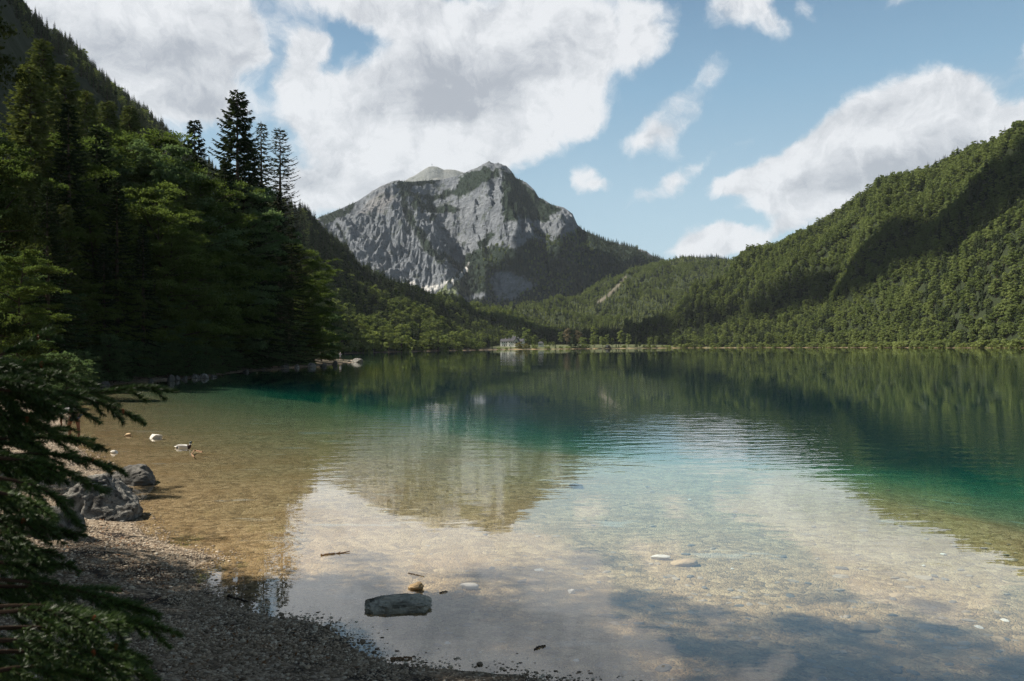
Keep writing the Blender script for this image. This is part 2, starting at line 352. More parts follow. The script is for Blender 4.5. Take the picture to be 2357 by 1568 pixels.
def _pebble(t, o):
    oi = t.new('ShaderNodeObjectInfo'); pos = t.new('ShaderNodeNewGeometry').outputs['Position']
    c = t.ramp(oi.outputs['Random'], [(0, (.10, .068, .042)), (.35, (.27, .20, .132)), (.75, (.46, .36, .25)), (1, (.70, .61, .48))])
    c = t.mix(t.math('MULTIPLY', t.noise(pos, 60, 3), .4), c, (.12, .11, .09))
    bsdf(t, o, c, .75, None, .3)
M['pebble'] = mat('pebble', _pebble)
RINGS = []
def _water(t, o):
    pos = t.new('ShaderNodeNewGeometry').outputs['Position']
    sp = t.new('ShaderNodeSeparateXYZ'); t.l.new(pos, sp.inputs[0])
    rip = t.noise(t.vmap(pos, (.55, 1.5, 1), rot=(0, 0, .06)), 1.1, 3, .5)
    fine = t.noise(t.vmap(pos, (.7, 1.2, 1)), 5, 2, .5)
    zone = t.noise(t.vmap(pos, (.6, 1.0, 1)), .045, 3, .5)
    d = t.math('SQRT', t.math('ADD', t.math('POWER', sp.outputs[0], 2), t.math('POWER', sp.outputs[1], 2)))
    band = t.math('MULTIPLY', t.ss(d, 17, 24), t.ss(d, 46, 34))
    amp = t.math('ADD', t.math('MULTIPLY', t.ss(zone, .40, .62), .55), t.math('ADD', .12, t.math('MULTIPLY', band, .9)))
    hgt = t.math('MULTIPLY', t.math('ADD', t.math('MULTIPLY', rip, 1.0), t.math('MULTIPLY', fine, .10)), amp)
    for (rx, ry, R) in RINGS:
        v = t.new('ShaderNodeVectorMath', operation='DISTANCE'); t.l.new(pos, v.inputs[0]); v.inputs[1].default_value = (rx, ry, 0)
        env = t.math('MULTIPLY', t.ss(v.outputs['Value'], R, R * .75), t.ss(v.outputs['Value'], R * .2, R * .6))
        hgt = t.math('ADD', hgt, t.math('MULTIPLY', t.math('MULTIPLY', t.math('SINE', t.math('MULTIPLY', v.outputs['Value'], 42 / R ** .5)), env), .03))
    nb = bump(t, hgt, .0115, 1.0)
    lw = t.new('ShaderNodeLayerWeight'); lw.inputs[0].default_value = .5; t.l.new(nb, lw.inputs['Normal'])       # facing = 1 - |cos|, same from above and below
    fr = t.math('ADD', .04, t.math('MULTIPLY', .96, t.math('POWER', lw.outputs['Facing'], 3.9)))
    gl = t.new('ShaderNodeBsdfGlossy'); gl.inputs['Roughness'].default_value = .012; gl.inputs[0].default_value = (1, 1, 1, 1); t.l.new(nb, gl.inputs['Normal'])
    tp = t.new('ShaderNodeBsdfTransparent')
    mx = t.new('ShaderNodeMixShader'); t.put(mx.inputs[0], fr); t.l.new(tp.outputs[0], mx.inputs[1]); t.l.new(gl.outputs[0], mx.inputs[2])
    t.l.new(mx.outputs[0], o.inputs[0])
    va = t.new('ShaderNodeVolumeAbsorption'); va.inputs[0].default_value = (.10, .77, .77, 1); va.inputs[1].default_value = .27
    vs = t.new('ShaderNodeVolumeScatter'); vs.inputs['Color'].default_value = (.01, .50, .62, 1); vs.inputs['Density'].default_value = .010
    ad = t.new('ShaderNodeAddShader'); t.l.new(va.outputs[0], ad.inputs[0]); t.l.new(vs.outputs[0], ad.inputs[1]); t.l.new(ad.outputs[0], o.inputs[1])
# ------------------------------------------------------------------ lake outline (traced shoreline laid on z = 0)
_sh = [(820, 1500), (790, 1470), (740, 1440), (696, 1428), (640, 1424), (586, 1412), (520, 1385), (470, 1360), (440, 1335), (445, 1308), (491, 1282), (440, 1266), (384, 1252), (330, 1230), (305, 1205),
       (285, 1165), (262, 1120), (235, 1080), (200, 1050), (165, 1020), (150, 985), (165, 945), (190, 905), (235, 890), (300, 881), (360, 877), (420, 874), (480, 867), (560, 856), (640, 850), (720, 843), (790, 838), (832, 832.5)]
near = [tuple(onz(a, b)[:2]) for a, b in _sh]
def pol(px, d): a = float(pxaz(px)); return (math.sin(a) * d, math.cos(a) * d)
LAKE = [pol(1190, 7.75), pol(1060, 7.9), pol(950, 8.05), pol(880, 8.2)] + near + \
    [pol(826, 206), pol(790, 212), pol(740, 214), pol(690, 222), pol(655, 250), (-95, 330), pol(700, 372), pol(800, 460), pol(900, 560), pol(1000, 670), pol(1100, 782),
     pol(1170, 888), pol(1270, 905), pol(1400, 950), pol(1500, 985), pol(1600, 1010), pol(1750, 930), pol(1900, 840), pol(2050, 745), pol(2200, 665), pol(2357, 600), pol(2500, 520),
     (300, 300), (210, 120), (110, 30), (50, 0), (22, -3), (10, 2.2), (4.5, 5.2), (2, 6.9)]
DEEP = [pol(480, 108), pol(560, 74), (-21, 62), tuple(onz(720, 912)[:2]), tuple(onz(850, 945)[:2]), tuple(onz(1000, 975)[:2]), tuple(onz(1200, 1008)[:2]), tuple(onz(1400, 1030)[:2]), tuple(onz(1700, 1052)[:2]), tuple(onz(1950, 1092)[:2]),
        tuple(onz(2200, 1150)[:2]), tuple(onz(2500, 1230)[:2]), (60, 25), (140, 60), (280, 300), pol(2357, 580), pol(1900, 810), pol(1500, 960), pol(1170, 870), pol(1000, 650), (-60, 350), (-70, 250), pol(850, 215), pol(835, 186), pol(640, 138)]
def ground_z(x, y, sd=None, full=True):
    x = np.asarray(x, float); y = np.asarray(y, float)
    if sd is None: sd = sdist(x, y, LAKE)
    r = np.hypot(x, y)
    dd = -sdist(x, y, DEEP)
    bedz = -np.minimum(.030 * np.clip(-sd, 0, None) + .0, .42) - np.clip(dd, 0, None) ** 1.0 * np.where(r < 70, .125, .11); bedz = np.maximum(bedz, -9)
    bedz = bedz + .035 * fbm(x * .35, y * .35, 3.0, 4) * smooth(-sd, .3, 3)
    # banks: gentle gravel, then rise
    nearf = smooth(r, 60, 25)
    left = smooth(x / (y + 1e-6) * -1, .15, .35) * smooth(y, 15, 45) * (1 - smooth(r, 400, 600))
    bank = .10 * sd
    land = np.clip(sd, 0, None)
    slope_near = .17 * np.clip(land, 0, 10) + .10 * np.clip(land - 10, 0, 30)
    slope_left = .10 * np.clip(land, 0, 4) + .30 * np.clip(land - 4, 0, 160)
    slope_far = .22 * np.clip(land, 0, 6) + .055 * np.clip(land - 6, 0, 70)
    lz = nearf * slope_near + (1 - nearf) * (left * slope_left + (1 - left) * slope_far)
    pf = smooth(r, 150, 172) * smooth(x / (y + 1e-6), -.262, -.238) * (r < 260)
    lz = lz * (1 - .62 * pf)
    lz = lz + .05 * fbm(x * .7, y * .7, 1.0, 4) * smooth(land, .2, 2)
    if full:
        lip = smooth(y, 3.15, 2.75) * smooth(x, -2.2, -1.2) * smooth(x, 0.25, -.15) * smooth(y, -1, 1)
        lz = lz * (1 - lip) + lip * (1.98 + .06 * fbm(x * 3, y * 3, 2.0, 4) - .18 * (x + .9) ** 2 * (x > -.9))
        stand = smooth(np.hypot(x, y + .4), 3.0, 1.5) * (1 - lip); lz = lz * (1 - stand) + stand * np.minimum(lz, 1.45)
    return np.where(sd > 0, lz, bedz)

az = np.concatenate([np.linspace(-math.pi, -.72, 90, endpoint=False), np.linspace(-.72, .66, 900), np.linspace(.66, math.pi, 90)[1:]])
rr = np.concatenate([[0.4, .8, 1.2], np.geomspace(1.6, 60, 330), np.geomspace(60.8, 1200, 400), np.geomspace(1230, 6000, 30)])
A, R = np.meshgrid(az, rr, indexing='ij'); GX, GY = np.sin(A) * R, np.cos(A) * R
gsd = sdist(GX, GY, LAKE); GZ = ground_z(GX, GY, gsd)
GZ = np.where((R > 1500) & (gsd > 0), np.minimum(GZ, 6) , GZ)
na, nr = A.shape
ii = np.arange(na - 1)[:, None] * nr + np.arange(nr - 1)[None]; Fq = np.stack([ii, ii + 1, ii + nr + 1, ii + nr], -1).reshape(-1, 4)
gm = mkmesh('ground', np.stack([GX, GY, GZ], -1), Fq[:, ::-1], True, [M['ground']])
def zones(me, a, b=None, c=None):
    n = len(me.vertices); q = np.zeros((n, 4), np.float32); q[:, 3] = 1
    for k, v in enumerate((a, b, c)):
        if v is not None: q[:, k] = np.asarray(v).ravel()
    me.color_attributes.new('zones', 'FLOAT_COLOR', 'POINT').data.foreach_set('color', q.ravel())
_mead = inpoly(GX, GY, [pol(1120, 880), pol(1700, 900), pol(1700, 1080), pol(1120, 1080)]) & (gsd > 1.5)
_bch = inpoly(GX, GY, [pol(1440, 930), pol(1510, 930), pol(1510, 1010), pol(1440, 1000)])
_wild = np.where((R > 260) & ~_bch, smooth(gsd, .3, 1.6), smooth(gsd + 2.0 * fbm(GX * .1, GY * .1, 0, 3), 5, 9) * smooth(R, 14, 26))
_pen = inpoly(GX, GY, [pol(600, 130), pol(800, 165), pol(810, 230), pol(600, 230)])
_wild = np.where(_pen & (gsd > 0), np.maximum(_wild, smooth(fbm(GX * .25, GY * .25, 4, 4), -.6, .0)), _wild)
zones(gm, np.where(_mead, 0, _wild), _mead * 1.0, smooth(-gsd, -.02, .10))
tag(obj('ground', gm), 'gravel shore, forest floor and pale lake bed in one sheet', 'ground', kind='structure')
# water body: flat top at z = 0, sides and floor hidden inside the ground
for px_, py_, rad in ((595, 1258, .75), (2150, 1310, .45)): 
    q = onz(px_, py_); RINGS.append((float(q[0]), float(q[1]), rad))
M['water'] = mat('lake_water', _water)
wb = MB(); wb.box((0, 500, -14), (2400, 2400, 28)); wo = obj('water', wb.mesh('water', [M['water']])); tag(wo, 'clear green lake water, still and mirror-like', 'water', kind='structure')

# ------------------------------------------------------------------ hills: real height fields from shore to ridge and down behind
class Hill:
    def __init__(s, name, ridge, base, p=1.1, amp=10, nsc=.006, th=0, back=.5, m='hill', seed=0, label='', res=(420, 150), base_z=1.5, relief=None, dback=1.6):
        s.name, s.p, s.amp, s.nsc, s.back, s.seed, s.z0, s.relief, s.dback = name, p, amp, nsc, back, seed, base_z, relief, dback
        rx = np.array([q[0] for q in ridge], float); ry = np.array([q[1] for q in ridge], float); rd = np.array([q[2] for q in ridge], float)
        s.x0, s.x1 = rx[0], rx[-1]
        xs = np.linspace(rx[0], rx[-1], 1400); yy = np.interp(xs, rx, ry); dd = np.interp(xs, rx, rd)
        P = at(xs, yy, dd); s.a = pxaz(xs); s.dr = dd; s.zr = P[:, 2] - th
        bx = np.array([q[0] for q in base], float); bd = np.array([q[1] for q in base], float); s.db = np.interp(xs, bx, bd)
        A = np.linspace(s.a[0], s.a[-1], res[0]); v = np.concatenate([np.linspace(0, 1, res[1]), 1 + np.linspace(0, 1, 26)[1:] ** 1.5 * (dback - 1)])
        Ag, V = np.meshgrid(A, v, indexing='ij'); db, dr = np.interp(Ag, s.a, s.db), np.interp(Ag, s.a, s.dr)
        D = db + (dr - db) * V; X, Y = np.sin(Ag) * D, np.cos(Ag) * D; Z = s.z(X, Y)
        na, nv = Ag.shape; i = np.arange(na - 1)[:, None] * nv + np.arange(nv - 1)[None]
        s.V = np.stack([X, Y, Z], -1); s.me = mkmesh(name, s.V, np.stack([i, i + nv, i + nv + 1, i + 1], -1).reshape(-1, 4), True, [M[m]])
        s.o = tag(obj(name, s.me), label, 'hill', kind='structure')
    def v(s, x, y):
        a = np.arctan2(x, y); d = np.hypot(x, y); db, dr = np.interp(a, s.a, s.db), np.interp(a, s.a, s.dr); return a, (d - db) / (dr - db), d - dr
    def z(s, x, y):
        a, v, ex = s.v(x, y); zr = np.interp(a, s.a, s.zr); vc = np.clip(v, 0, 1)
        z = s.z0 + (zr - s.z0) * vc ** s.p
        if s.amp: z = z + s.amp * fbm(x * s.nsc, y * s.nsc, s.seed, 5, True) * (np.sin(vc * math.pi) ** .8) - s.amp * .5 * np.sin(vc * math.pi) ** .8
        if s.relief is not None: z = z + s.relief(x, y, a, vc)
        return z - np.clip(ex, 0, None) * s.back - np.where(v < 0, 3.0, 0)

left = Hill('left_hillside', [(-900, -700, 700), (-300, -330, 800), (0, -120, 850), (60, 10, 900), (110, 66, 950), (165, 97, 980), (230, 170, 1000), (300, 228, 1020), (345, 258, 1040), (410, 322, 1060), (480, 375, 1050), (560, 420, 1030), (650, 462, 1020), (713, 498, 1050), (748, 535, 1100), (800, 577, 1180), (829, 621, 1220), (875, 650, 1280), (921, 670, 1350), (1007, 688, 1450), (1082, 716, 1550), (1150, 730, 1650), (1230, 765, 1700), (1300, 800, 1750)],
            [(-900, 60), (-300, 70), (0, 90), (200, 110), (400, 150), (560, 200), (650, 290), (700, 385), (800, 470), (900, 575), (1000, 690), (1100, 900), (1300, 1100)], p=1.15, amp=26, nsc=.005, th=9, label='steep wooded hillside on the left of the lake', seed=1)
right = Hill('right_hillside', [(1440, 800, 1150), (1480, 768, 1150), (1530, 738, 1170), (1580, 705, 1200), (1640, 663, 1230), (1700, 622, 1260), (1758, 584, 1280), (1789, 567, 1250), (1836, 530, 1220), (1906, 506, 1180), (1957, 474, 1150), (1984, 450, 1120), (2023, 424, 1100), (2081, 411, 1070), (2120, 396, 1050), (2159, 374, 1030), (2200, 345, 1010), (2237, 330, 990), (2296, 312, 960), (2357, 285, 930), (2600, 170, 850), (3000, 30, 760), (3600, -100, 700)],
             [(1440, 1080), (1530, 1060), (1600, 1030), (1750, 950), (1900, 858), (2050, 760), (2200, 680), (2357, 612), (2600, 510), (3000, 420), (3600, 330)], p=.92, amp=48, nsc=.0042, th=15, label='steep wooded hillside on the right of the lake', seed=6)
mid = Hill('sunlit_middle_hill', [(1060, 790, 1700), (1150, 750, 1750), (1197, 724, 1800), (1266, 707, 1850), (1341, 675, 1900), (1410, 641, 1980), (1473, 612, 2050), (1519, 598, 2080), (1542, 595, 2100), (1595, 589, 2100), (1640, 594, 2080), (1711, 606, 2050), (1760, 610, 2000), (1850, 620, 1900), (2000, 640, 1800)],
           [(1060, 1250), (2000, 1280)], p=1.0, amp=40, nsc=.0045, th=10, label='low sunlit wooded hill in the middle of the valley', seed=9)
backh = Hill('dark_back_ridge', [(1430, 640, 3000), (1500, 604, 2950), (1606, 587, 2900), (1641, 581, 2900), (1688, 590, 2900), (1711, 591, 2900), (1749, 585, 2900), (1830, 568, 2900), (1950, 560, 2900)], [(1430, 2400), (1950, 2400)], p=1, amp=10, th=14, label='dark wooded ridge behind the sunlit hill', res=(120, 40))

def pseg(x, y, pts):
    """distance in reference pixels to a polyline and parameter"""
    d = np.full(np.shape(x), 1e9)
    for (x1, y1), (x2, y2) in zip(pts[:-1], pts[1:]):
        ex, ey = x2 - x1, y2 - y1; t = np.clip(((x - x1) * ex + (y - y1) * ey) / (ex * ex + ey * ey), 0, 1); d = np.minimum(d, np.hypot(x - x1 - t * ex, y - y1 - t * ey))
    return d
def mrelief(x, y, a, v):
    px = CX + F * np.tan(a); q = 700 - 300 * v            # rough picture row of the undisturbed slope: shape lines only
    e = np.sin(np.clip(v, 0, 1) * math.pi) ** .6
    z = 0
    for pts, wd, am in (([(905, 420), (960, 500), (1010, 590), (1090, 680)], 42, 60), ([(1140, 400), (1150, 470), (1180, 560), (1210, 600)], 40, 75), ([(800, 480), (850, 560), (900, 660)], 40, 30), ([(1300, 480), (1320, 540)], 30, 40)):
        z = z + am * np.exp(-(pseg(px, q, pts) / wd) ** 2)
    for pts, wd, am in (([(1000, 430), (1050, 520), (1075, 600), (1090, 680)], 45, 80), ([(1215, 430), (1250, 520)], 30, 30), ([(855, 450), (880, 560)], 26, 20)):
        z = z - am * np.exp(-(pseg(px, q, pts) / wd) ** 2)
    sk = px * .012 + v * 3.0
    z = z + 28 * fbm(px * .016 - v * 3.0, v * 5.0 + px * .012, 3.3, 6, True) - 24
    z = z + 12 * fbm(px * .05 + v * 6, v * 14.0 - px * .02, 8.1, 5, True)
    return z * e
Mridge = [(640, 560, 2650), (700, 520, 2650), (738, 500, 2660), (782, 482, 2680), (819, 467, 2700), (855, 443, 2720), (881, 428, 2740), (907, 419, 2760), (932, 420, 2800), (965, 417, 2850), (1020, 413, 2900), (1060, 404, 2900), (1086, 391, 2880), (1100, 387, 2870), (1112, 380, 2850), (1126, 378, 2850), (1141, 384, 2850), (1155, 382, 2840), (1167, 382, 2830), (1181, 397, 2820), (1189, 411, 2800), (1201, 414, 2790), (1214, 420, 2780), (1232, 437, 2760), (1243, 455, 2750),
          (1258, 462, 2740), (1273, 472, 2730), (1286, 474, 2720), (1300, 478, 2710), (1320, 492, 2700), (1331, 517, 2690), (1342, 528, 2670), (1386, 551, 2600), (1441, 567, 2550), (1489, 580, 2500), (1525, 602, 2450), (1580, 640, 2400), (1680, 700, 2350)]
mtn = Hill('mountain', Mridge, [(640, 2150), (900, 2150), (1100, 2120), (1300, 1950), (1680, 1800)], p=1.0, amp=0, m='rock', base_z=20, relief=mrelief, back=.9, dback=1.25, label='grey limestone mountain at the head of the valley', res=(760, 420))
peak = Hill('far_peak', [(880, 460, 4500), (915, 432, 4500), (936, 415, 4500), (945, 409, 4500), (954, 406, 4500), (968, 397, 4500), (980, 389, 4500), (990, 384, 4500), (1000, 383, 4500), (1009, 384, 4500), (1024, 391, 4500), (1035, 390, 4500), (1049, 391, 4500), (1068, 397, 4500), (1100, 410, 4500), (1200, 440, 4500)], [(880, 3600), (1200, 3600)], p=1.2, amp=30, nsc=.004, m='rock', base_z=200, label='paler far summit behind the mountain', res=(160, 90))
# bare and wooded zones of the mountain
VEG = [[(1342, 523), (1530, 600), (1600, 700), (1500, 760), (1150, 740), (1030, 660), (1062, 610), (1090, 575), (1130, 560), (1180, 575), (1225, 552), (1270, 552), (1300, 540)],
       [(1060, 404), (1112, 384), (1185, 398), (1243, 455), (1290, 480), (1293, 505), (1250, 512), (1200, 500), (1160, 512), (1148, 478), (1152, 440), (1140, 405), (1110, 425), (1070, 450), (1045, 452)],
       [(730, 499), (819, 467), (805, 485), (775, 505), (745, 520)],
       [(905, 419), (1010, 414), (1000, 424), (940, 428)]]
BARE = [[(1128, 640), (1155, 622), (1205, 640), (1240, 655), (1180, 690), (1140, 690)], [(1082, 682), (1112, 674), (1126, 684), (1120, 690), (1084, 688)], [(1262, 498), (1300, 484), (1322, 500), (1330, 520), (1290, 545)], [(1150, 395), (1158, 400), (1152, 560), (1120, 570), (1115, 500)]]
STREAK = [([(950, 470), (985, 478), (1045, 486)], 11), ([(960, 452), (1000, 455), (1050, 440)], 8), ([(925, 430), (935, 480), (960, 530), (985, 570), (1020, 600)], 11), ([(1020, 590), (1050, 612), (1075, 632)], 8), ([(1108, 565), (1130, 540)], 8), ([(940, 436), (960, 460), (1000, 500)], 7), ([(1225, 530), (1260, 545)], 6), ([(1050, 660), (1080, 640)], 6), ([(770, 505), (800, 560)], 3)]
GRASS = [[(1000, 690), (1015, 660), (1045, 640), (1062, 640), (1050, 665), (1045, 690), (1010, 700)]]
SCREE = [[(918, 664), (952, 646), (965, 655), (962, 676), (935, 680)], [(968, 660), (1010, 655), (1040, 636), (1020, 662), (975, 676)], [(1030, 655), (1060, 628), (1080, 605), (1075, 625), (1050, 650), (1032, 668)]]
def vegmask(px, py):
    j = 7 * perlin(px * .06, py * .06, 1.0) + 4 * perlin(px * .16, py * .16, 4.0)
    m = np.zeros(px.shape)
    for P in VEG: m = np.maximum(m, smooth(-sdist(px, py, P) + j * 1.3, -2, 2))
    for P in BARE: m = m * (1 - smooth(-sdist(px, py, P) + j * 1.2, -3, 3))
    for pts, wd in STREAK: m = np.maximum(m, smooth(wd - pseg(px, py, pts) + j * 1.5, 0, 3))
    return m
px, py, _ = proj(mtn.V.reshape(-1, 3)); veg = vegmask(px, py)
gr_ = np.max([smooth(-sdist(px, py, P) + 4 * perlin(px * .1, py * .1, 2), -4, 3) for P in GRASS], 0); sc_ = np.max([smooth(-sdist(px, py, P) + 2 * perlin(px * .15, py * .15, 2), -2, 2) for P in SCREE], 0)
zones(mtn.me, veg * (1 - sc_), sc_, gr_ * (1 - sc_))
n_ = len(peak.me.vertices); zones(peak.me, np.zeros(n_), np.full(n_, .15), np.full(n_, .2))
for hl in (left, right, mid, backh):
    px, py, _ = proj(hl.V.reshape(-1, 3)); b = np.zeros(px.shape)
    if hl is mid: b = .6 * smooth(3.5 - pseg(px, py, [(1375, 697), (1400, 680), (1425, 655), (1440, 640)]) + 3 * perlin(px * .15, py * .15), -2, 3)
    if hl is right: b = np.maximum(smooth(7 - np.hypot(px - 1995, py - 452), 0, 4), smooth(6 - np.hypot((px - 2090) / 2, py - 428), 0, 4))
    zones(hl.me, b)

# ------------------------------------------------------------------ small distant trees (one mesh each)
def far_spruce(seed, h=20.0, r=3.1, n=17, k=10, m='spruce_far', top=.35):
    g = np.random.default_rng(seed); b = MB(); b.tube([(0, 0, 0), (0, 0, h * .97)], [.22, .03], 5, 1, False)
    C, U, Wd = [], [], []
    for i in range(n):
        t = i / (n - 1.0); z = h * (.08 + .90 * t ** .9); L = r * (1 - t) ** .8 * g.uniform(.75, 1.15) + top
        kk = max(4, int(k * (1 - t * .5)))
        for j in range(kk):
            a = 2 * math.pi * (j + g.random()) / kk; l = L * g.uniform(.75, 1.15); dn = g.uniform(.15, .45)
            u = np.array([math.cos(a), math.sin(a), -dn]) * l / 2; sde = np.array([-math.sin(a), math.cos(a), g.uniform(-.3, .3)]) * l * .26
            C.append(np.array([0, 0, z]) + u * 1.05); U.append(u); Wd.append(sde)
            if t < .85:                                   # hanging twig fringe below each branch
                C.append(np.array([0, 0, z - .12 * l]) + u * 1.2); U.append(u * .75); Wd.append(np.array([0, 0, l * .20]))
    b.cards(np.array(C), np.array(U), np.array(Wd)); return b.mesh('spruce_tree', [M[m], M['bark']])
def far_broad(seed, h=17.0, r=4.6, lobes=12, per=62, leaf=.62, m='broad_far', low=.22):
    g = np.random.default_rng(seed); b = MB(); b.tube([(0, 0, 0), (.1, 0, h * .35), (.2, .1, h * .8)], [.28, .2, .05], 5, 1, False)
    C, N = [], []
    for i in range(lobes):
        z = h * (low + (1 - low - .12) * (i + .5) / lobes); t = (z / h - low) / (1 - low)
        rad = r * math.sqrt(max(.05, 1 - (2 * t - .85) ** 2 * .8)) * .55; a = i * 2.4 + g.random(); c = np.array([math.cos(a) * rad, math.sin(a) * rad, z]); lr = r * g.uniform(.38, .6) * (1 - .35 * t)
        v = g.normal(size=(per, 3)); v /= np.linalg.norm(v, axis=1)[:, None]; v[:, 2] = np.abs(v[:, 2]) * .9 - .25
        C.append(c + v * lr * g.uniform(.75, 1.08, (per, 1)) * np.array([1, 1, .75])); N.append(v)
    C = np.vstack(C); N = np.vstack(N) + g.normal(size=C.shape) * .45; N /= np.linalg.norm(N, axis=1)[:, None]
    U = np.cross(N, g.normal(size=C.shape)); U /= np.linalg.norm(U, axis=1)[:, None]; Wd = np.cross(N, U); s = leaf * g.uniform(.6, 1.3, (len(C), 1))
    b.cards(C, U * s, Wd * s * .7); return b.mesh('broadleaf_tree', [M[m], M['bark']])
FS = [far_spruce(11), far_spruce(12, 20, 2.6, 19, 9), far_spruce(13, 19, 3.6, 15, 10)]
FB = [far_broad(21), far_broad(22, 15, 5.0, 13), far_broad(23, 18, 4.0, 12), far_broad(24, 13, 4.6, 10, 60)]
FY = [far_spruce(31, 12, 2.6, 12, 9, 'young_far'), far_spruce(32, 11, 2.9, 11, 9, 'young_far')]
BU = [far_broad(41, 5, 3.2, 9, 60, .42, low=.02), far_broad(42, 4.2, 3.6, 9, 60, .42, low=.02)]

def gn_scatter(name, P, sc, kinds, protos, label, cat):
    """one 'stuff' object: points carrying instances of the given trees"""
    N = len(P); me = bpy.data.meshes.new(name); me.vertices.add(N); me.vertices.foreach_set('co', np.asarray(P, np.float32).ravel())
    me.attributes.new('sc', 'FLOAT', 'POINT').data.foreach_set('value', np.asarray(sc, np.float32)); me.attributes.new('rz', 'FLOAT', 'POINT').data.foreach_set('value', rng.uniform(0, 6.283, N).astype(np.float32))
    me.attributes.new('vi', 'INT', 'POINT').data.foreach_set('value', np.asarray(kinds, np.int32))
    o = obj(name, me); tag(o, label, cat, kind='stuff')
    ng = bpy.data.node_groups.new(name, 'GeometryNodeTree'); ng.interface.new_socket('Geometry', in_out='INPUT', socket_type='NodeSocketGeometry'); ng.interface.new_socket('Geometry', in_out='OUTPUT', socket_type='NodeSocketGeometry')
    n, l = ng.nodes, ng.links; gi, go = n.new('NodeGroupInput'), n.new('NodeGroupOutput'); g2 = n.new('GeometryNodeGeometryToInstance'); iop = n.new('GeometryNodeInstanceOnPoints')
    for p in reversed(protos):
        oi = n.new('GeometryNodeObjectInfo'); oi.transform_space = 'ORIGINAL'; oi.inputs['Object'].default_value = p; l.new(oi.outputs['Geometry'], g2.inputs[0])
    def attr(nm, ty):
        a = n.new('GeometryNodeInputNamedAttribute'); a.data_type = ty; a.inputs['Name'].default_value = nm; return a.outputs['Attribute']
    l.new(gi.outputs[0], iop.inputs['Points']); l.new(g2.outputs[0], iop.inputs['Instance']); iop.inputs['Pick Instance'].default_value = True
    l.new(attr('vi', 'INT'), iop.inputs['Instance Index']); cx = n.new('ShaderNodeCombineXYZ'); l.new(attr('rz', 'FLOAT'), cx.inputs[2])
    e2r = n.new('FunctionNodeEulerToRotation'); l.new(cx.outputs[0], e2r.inputs[0]); l.new(e2r.outputs[0], iop.inputs['Rotation']); cs = n.new('ShaderNodeCombineXYZ')
    for k in range(3): l.new(attr('sc', 'FLOAT'), cs.inputs[k])
    l.new(cs.outputs[0], iop.inputs['Scale']); l.new(iop.outputs[0], go.inputs[0])
    md = o.modifiers.new('scatter', 'NODES'); md.node_group = ng; return o

def jgrid(x0, x1, y0, y1, s):
    X, Y = np.meshgrid(np.arange(x0, x1, s), np.arange(y0, y1, s)); X = X.ravel() + rng.uniform(-.48, .48, X.size) * s; Y = Y.ravel() + rng.uniform(-.48, .48, X.size) * s; return X, Y
TP, TS, TK = [], [], []         # position, scale, kind (0-2 spruce, 3-6 broadleaf, 7-8 young conifer)
def plant(X, Y, Z, scale, conif, young=0.0):
    """conif: probability of conifer per point"""
    n = len(X); u = rng.random(n); k = np.where(u < conif, rng.integers(0, 3, n), rng.integers(3, 7, n)); k = np.where((u < conif) & (rng.random(n) < young), rng.integers(7, 9, n), k)
    TP.append(np.stack([X, Y, Z - .4], 1)); TS.append(np.broadcast_to(scale, (n,)) * rng.uniform(.75, 1.2, n)); TK.append(k)
def mixp(X, Y, s=.006, lo=.2, hi=.8, seed=0): return lo + (hi - lo) * smooth(fbm(X * s, Y * s, seed, 3), -.35, .35)
def on_hill(hl, bb, s, vmax=1.06, sel=None, sc=1.0, conif=(.2, .8), young=0.0, seed=0, dfar=None):
    X, Y = jgrid(*bb, s); a, v, ex = hl.v(X, Y); ok = (a > hl.a[0]) & (a < hl.a[-1]) & (v > .0) & (v < vmax); X, Y = X[ok], Y[ok]; Z = hl.z(X, Y)
    px, py, zz = proj(np.stack([X, Y, Z], 1)); ok = (zz > 10) & (px > -160) & (px < 2520)
    if sel is not None: ok &= sel(px, py, X, Y)
    X, Y, Z, px, py = X[ok], Y[ok], Z[ok], px[ok], py[ok]
    if callable(conif): cf = conif(px, py, X, Y)
    else: cf = mixp(X, Y, .006, conif[0], conif[1], seed)
    yg = young(px, py) if callable(young) else young
    n0 = len(X); u = rng.random(n0); plant(X, Y, Z, sc, cf, yg)
SIL = np.array([(-200, 60), (100, 100), (250, 250), (330, 330), (420, 420), (520, 480), (620, 560), (700, 640), (740, 720)], float)
on_hill(left, (-900, 0, 380, 1500), 8.5, sel=lambda px, py, X, Y: (px < 735) & (py < np.interp(px, SIL[:, 0], SIL[:, 1])) , sc=.62, conif=(.75, 1.0))
on_hill(left, (-300, 120, 350, 1000), 6.2, sel=lambda px, py, X, Y: (px > 690) & (np.hypot(X, Y) < 900), sc=.95, conif=lambda px, py, X, Y: np.clip(mixp(X, Y, .008, .15, .75, 3) + smooth(py, 700, 600) * .3, 0, 1))
on_hill(left, (-400, 250, 800, 1800), 7.5, sel=lambda px, py, X, Y: (px > 690) & (np.hypot(X, Y) >= 900), sc=.9, conif=lambda px, py, X, Y: np.clip(mixp(X, Y, .006, .1, .7, 3) + .5 * smooth(pseg(px, py, [(720, 520), (800, 600), (880, 670), (1000, 740), (1100, 770)]), 60, 15), 0, 1))
on_hill(right, (120, 600, 380, 1400), 4.6, sc=.76, conif=(.08, .5), seed=5, sel=lambda px, py, X, Y: (np.hypot(px - 1995, py - 452) > 7))
on_hill(mid, (-160, 900, 1200, 2200), 5.8, sc=.62, conif=lambda px, py, X, Y: mixp(X, Y, .005, .2, 1.0, 8), young=.75, sel=lambda px, py, X, Y: pseg(px, py, [(1375, 697), (1400, 680), (1425, 655), (1440, 640)]) > 3.5)
on_hill(backh, (300, 1400, 2300, 3100), 10, sc=.85, conif=(1, 1))
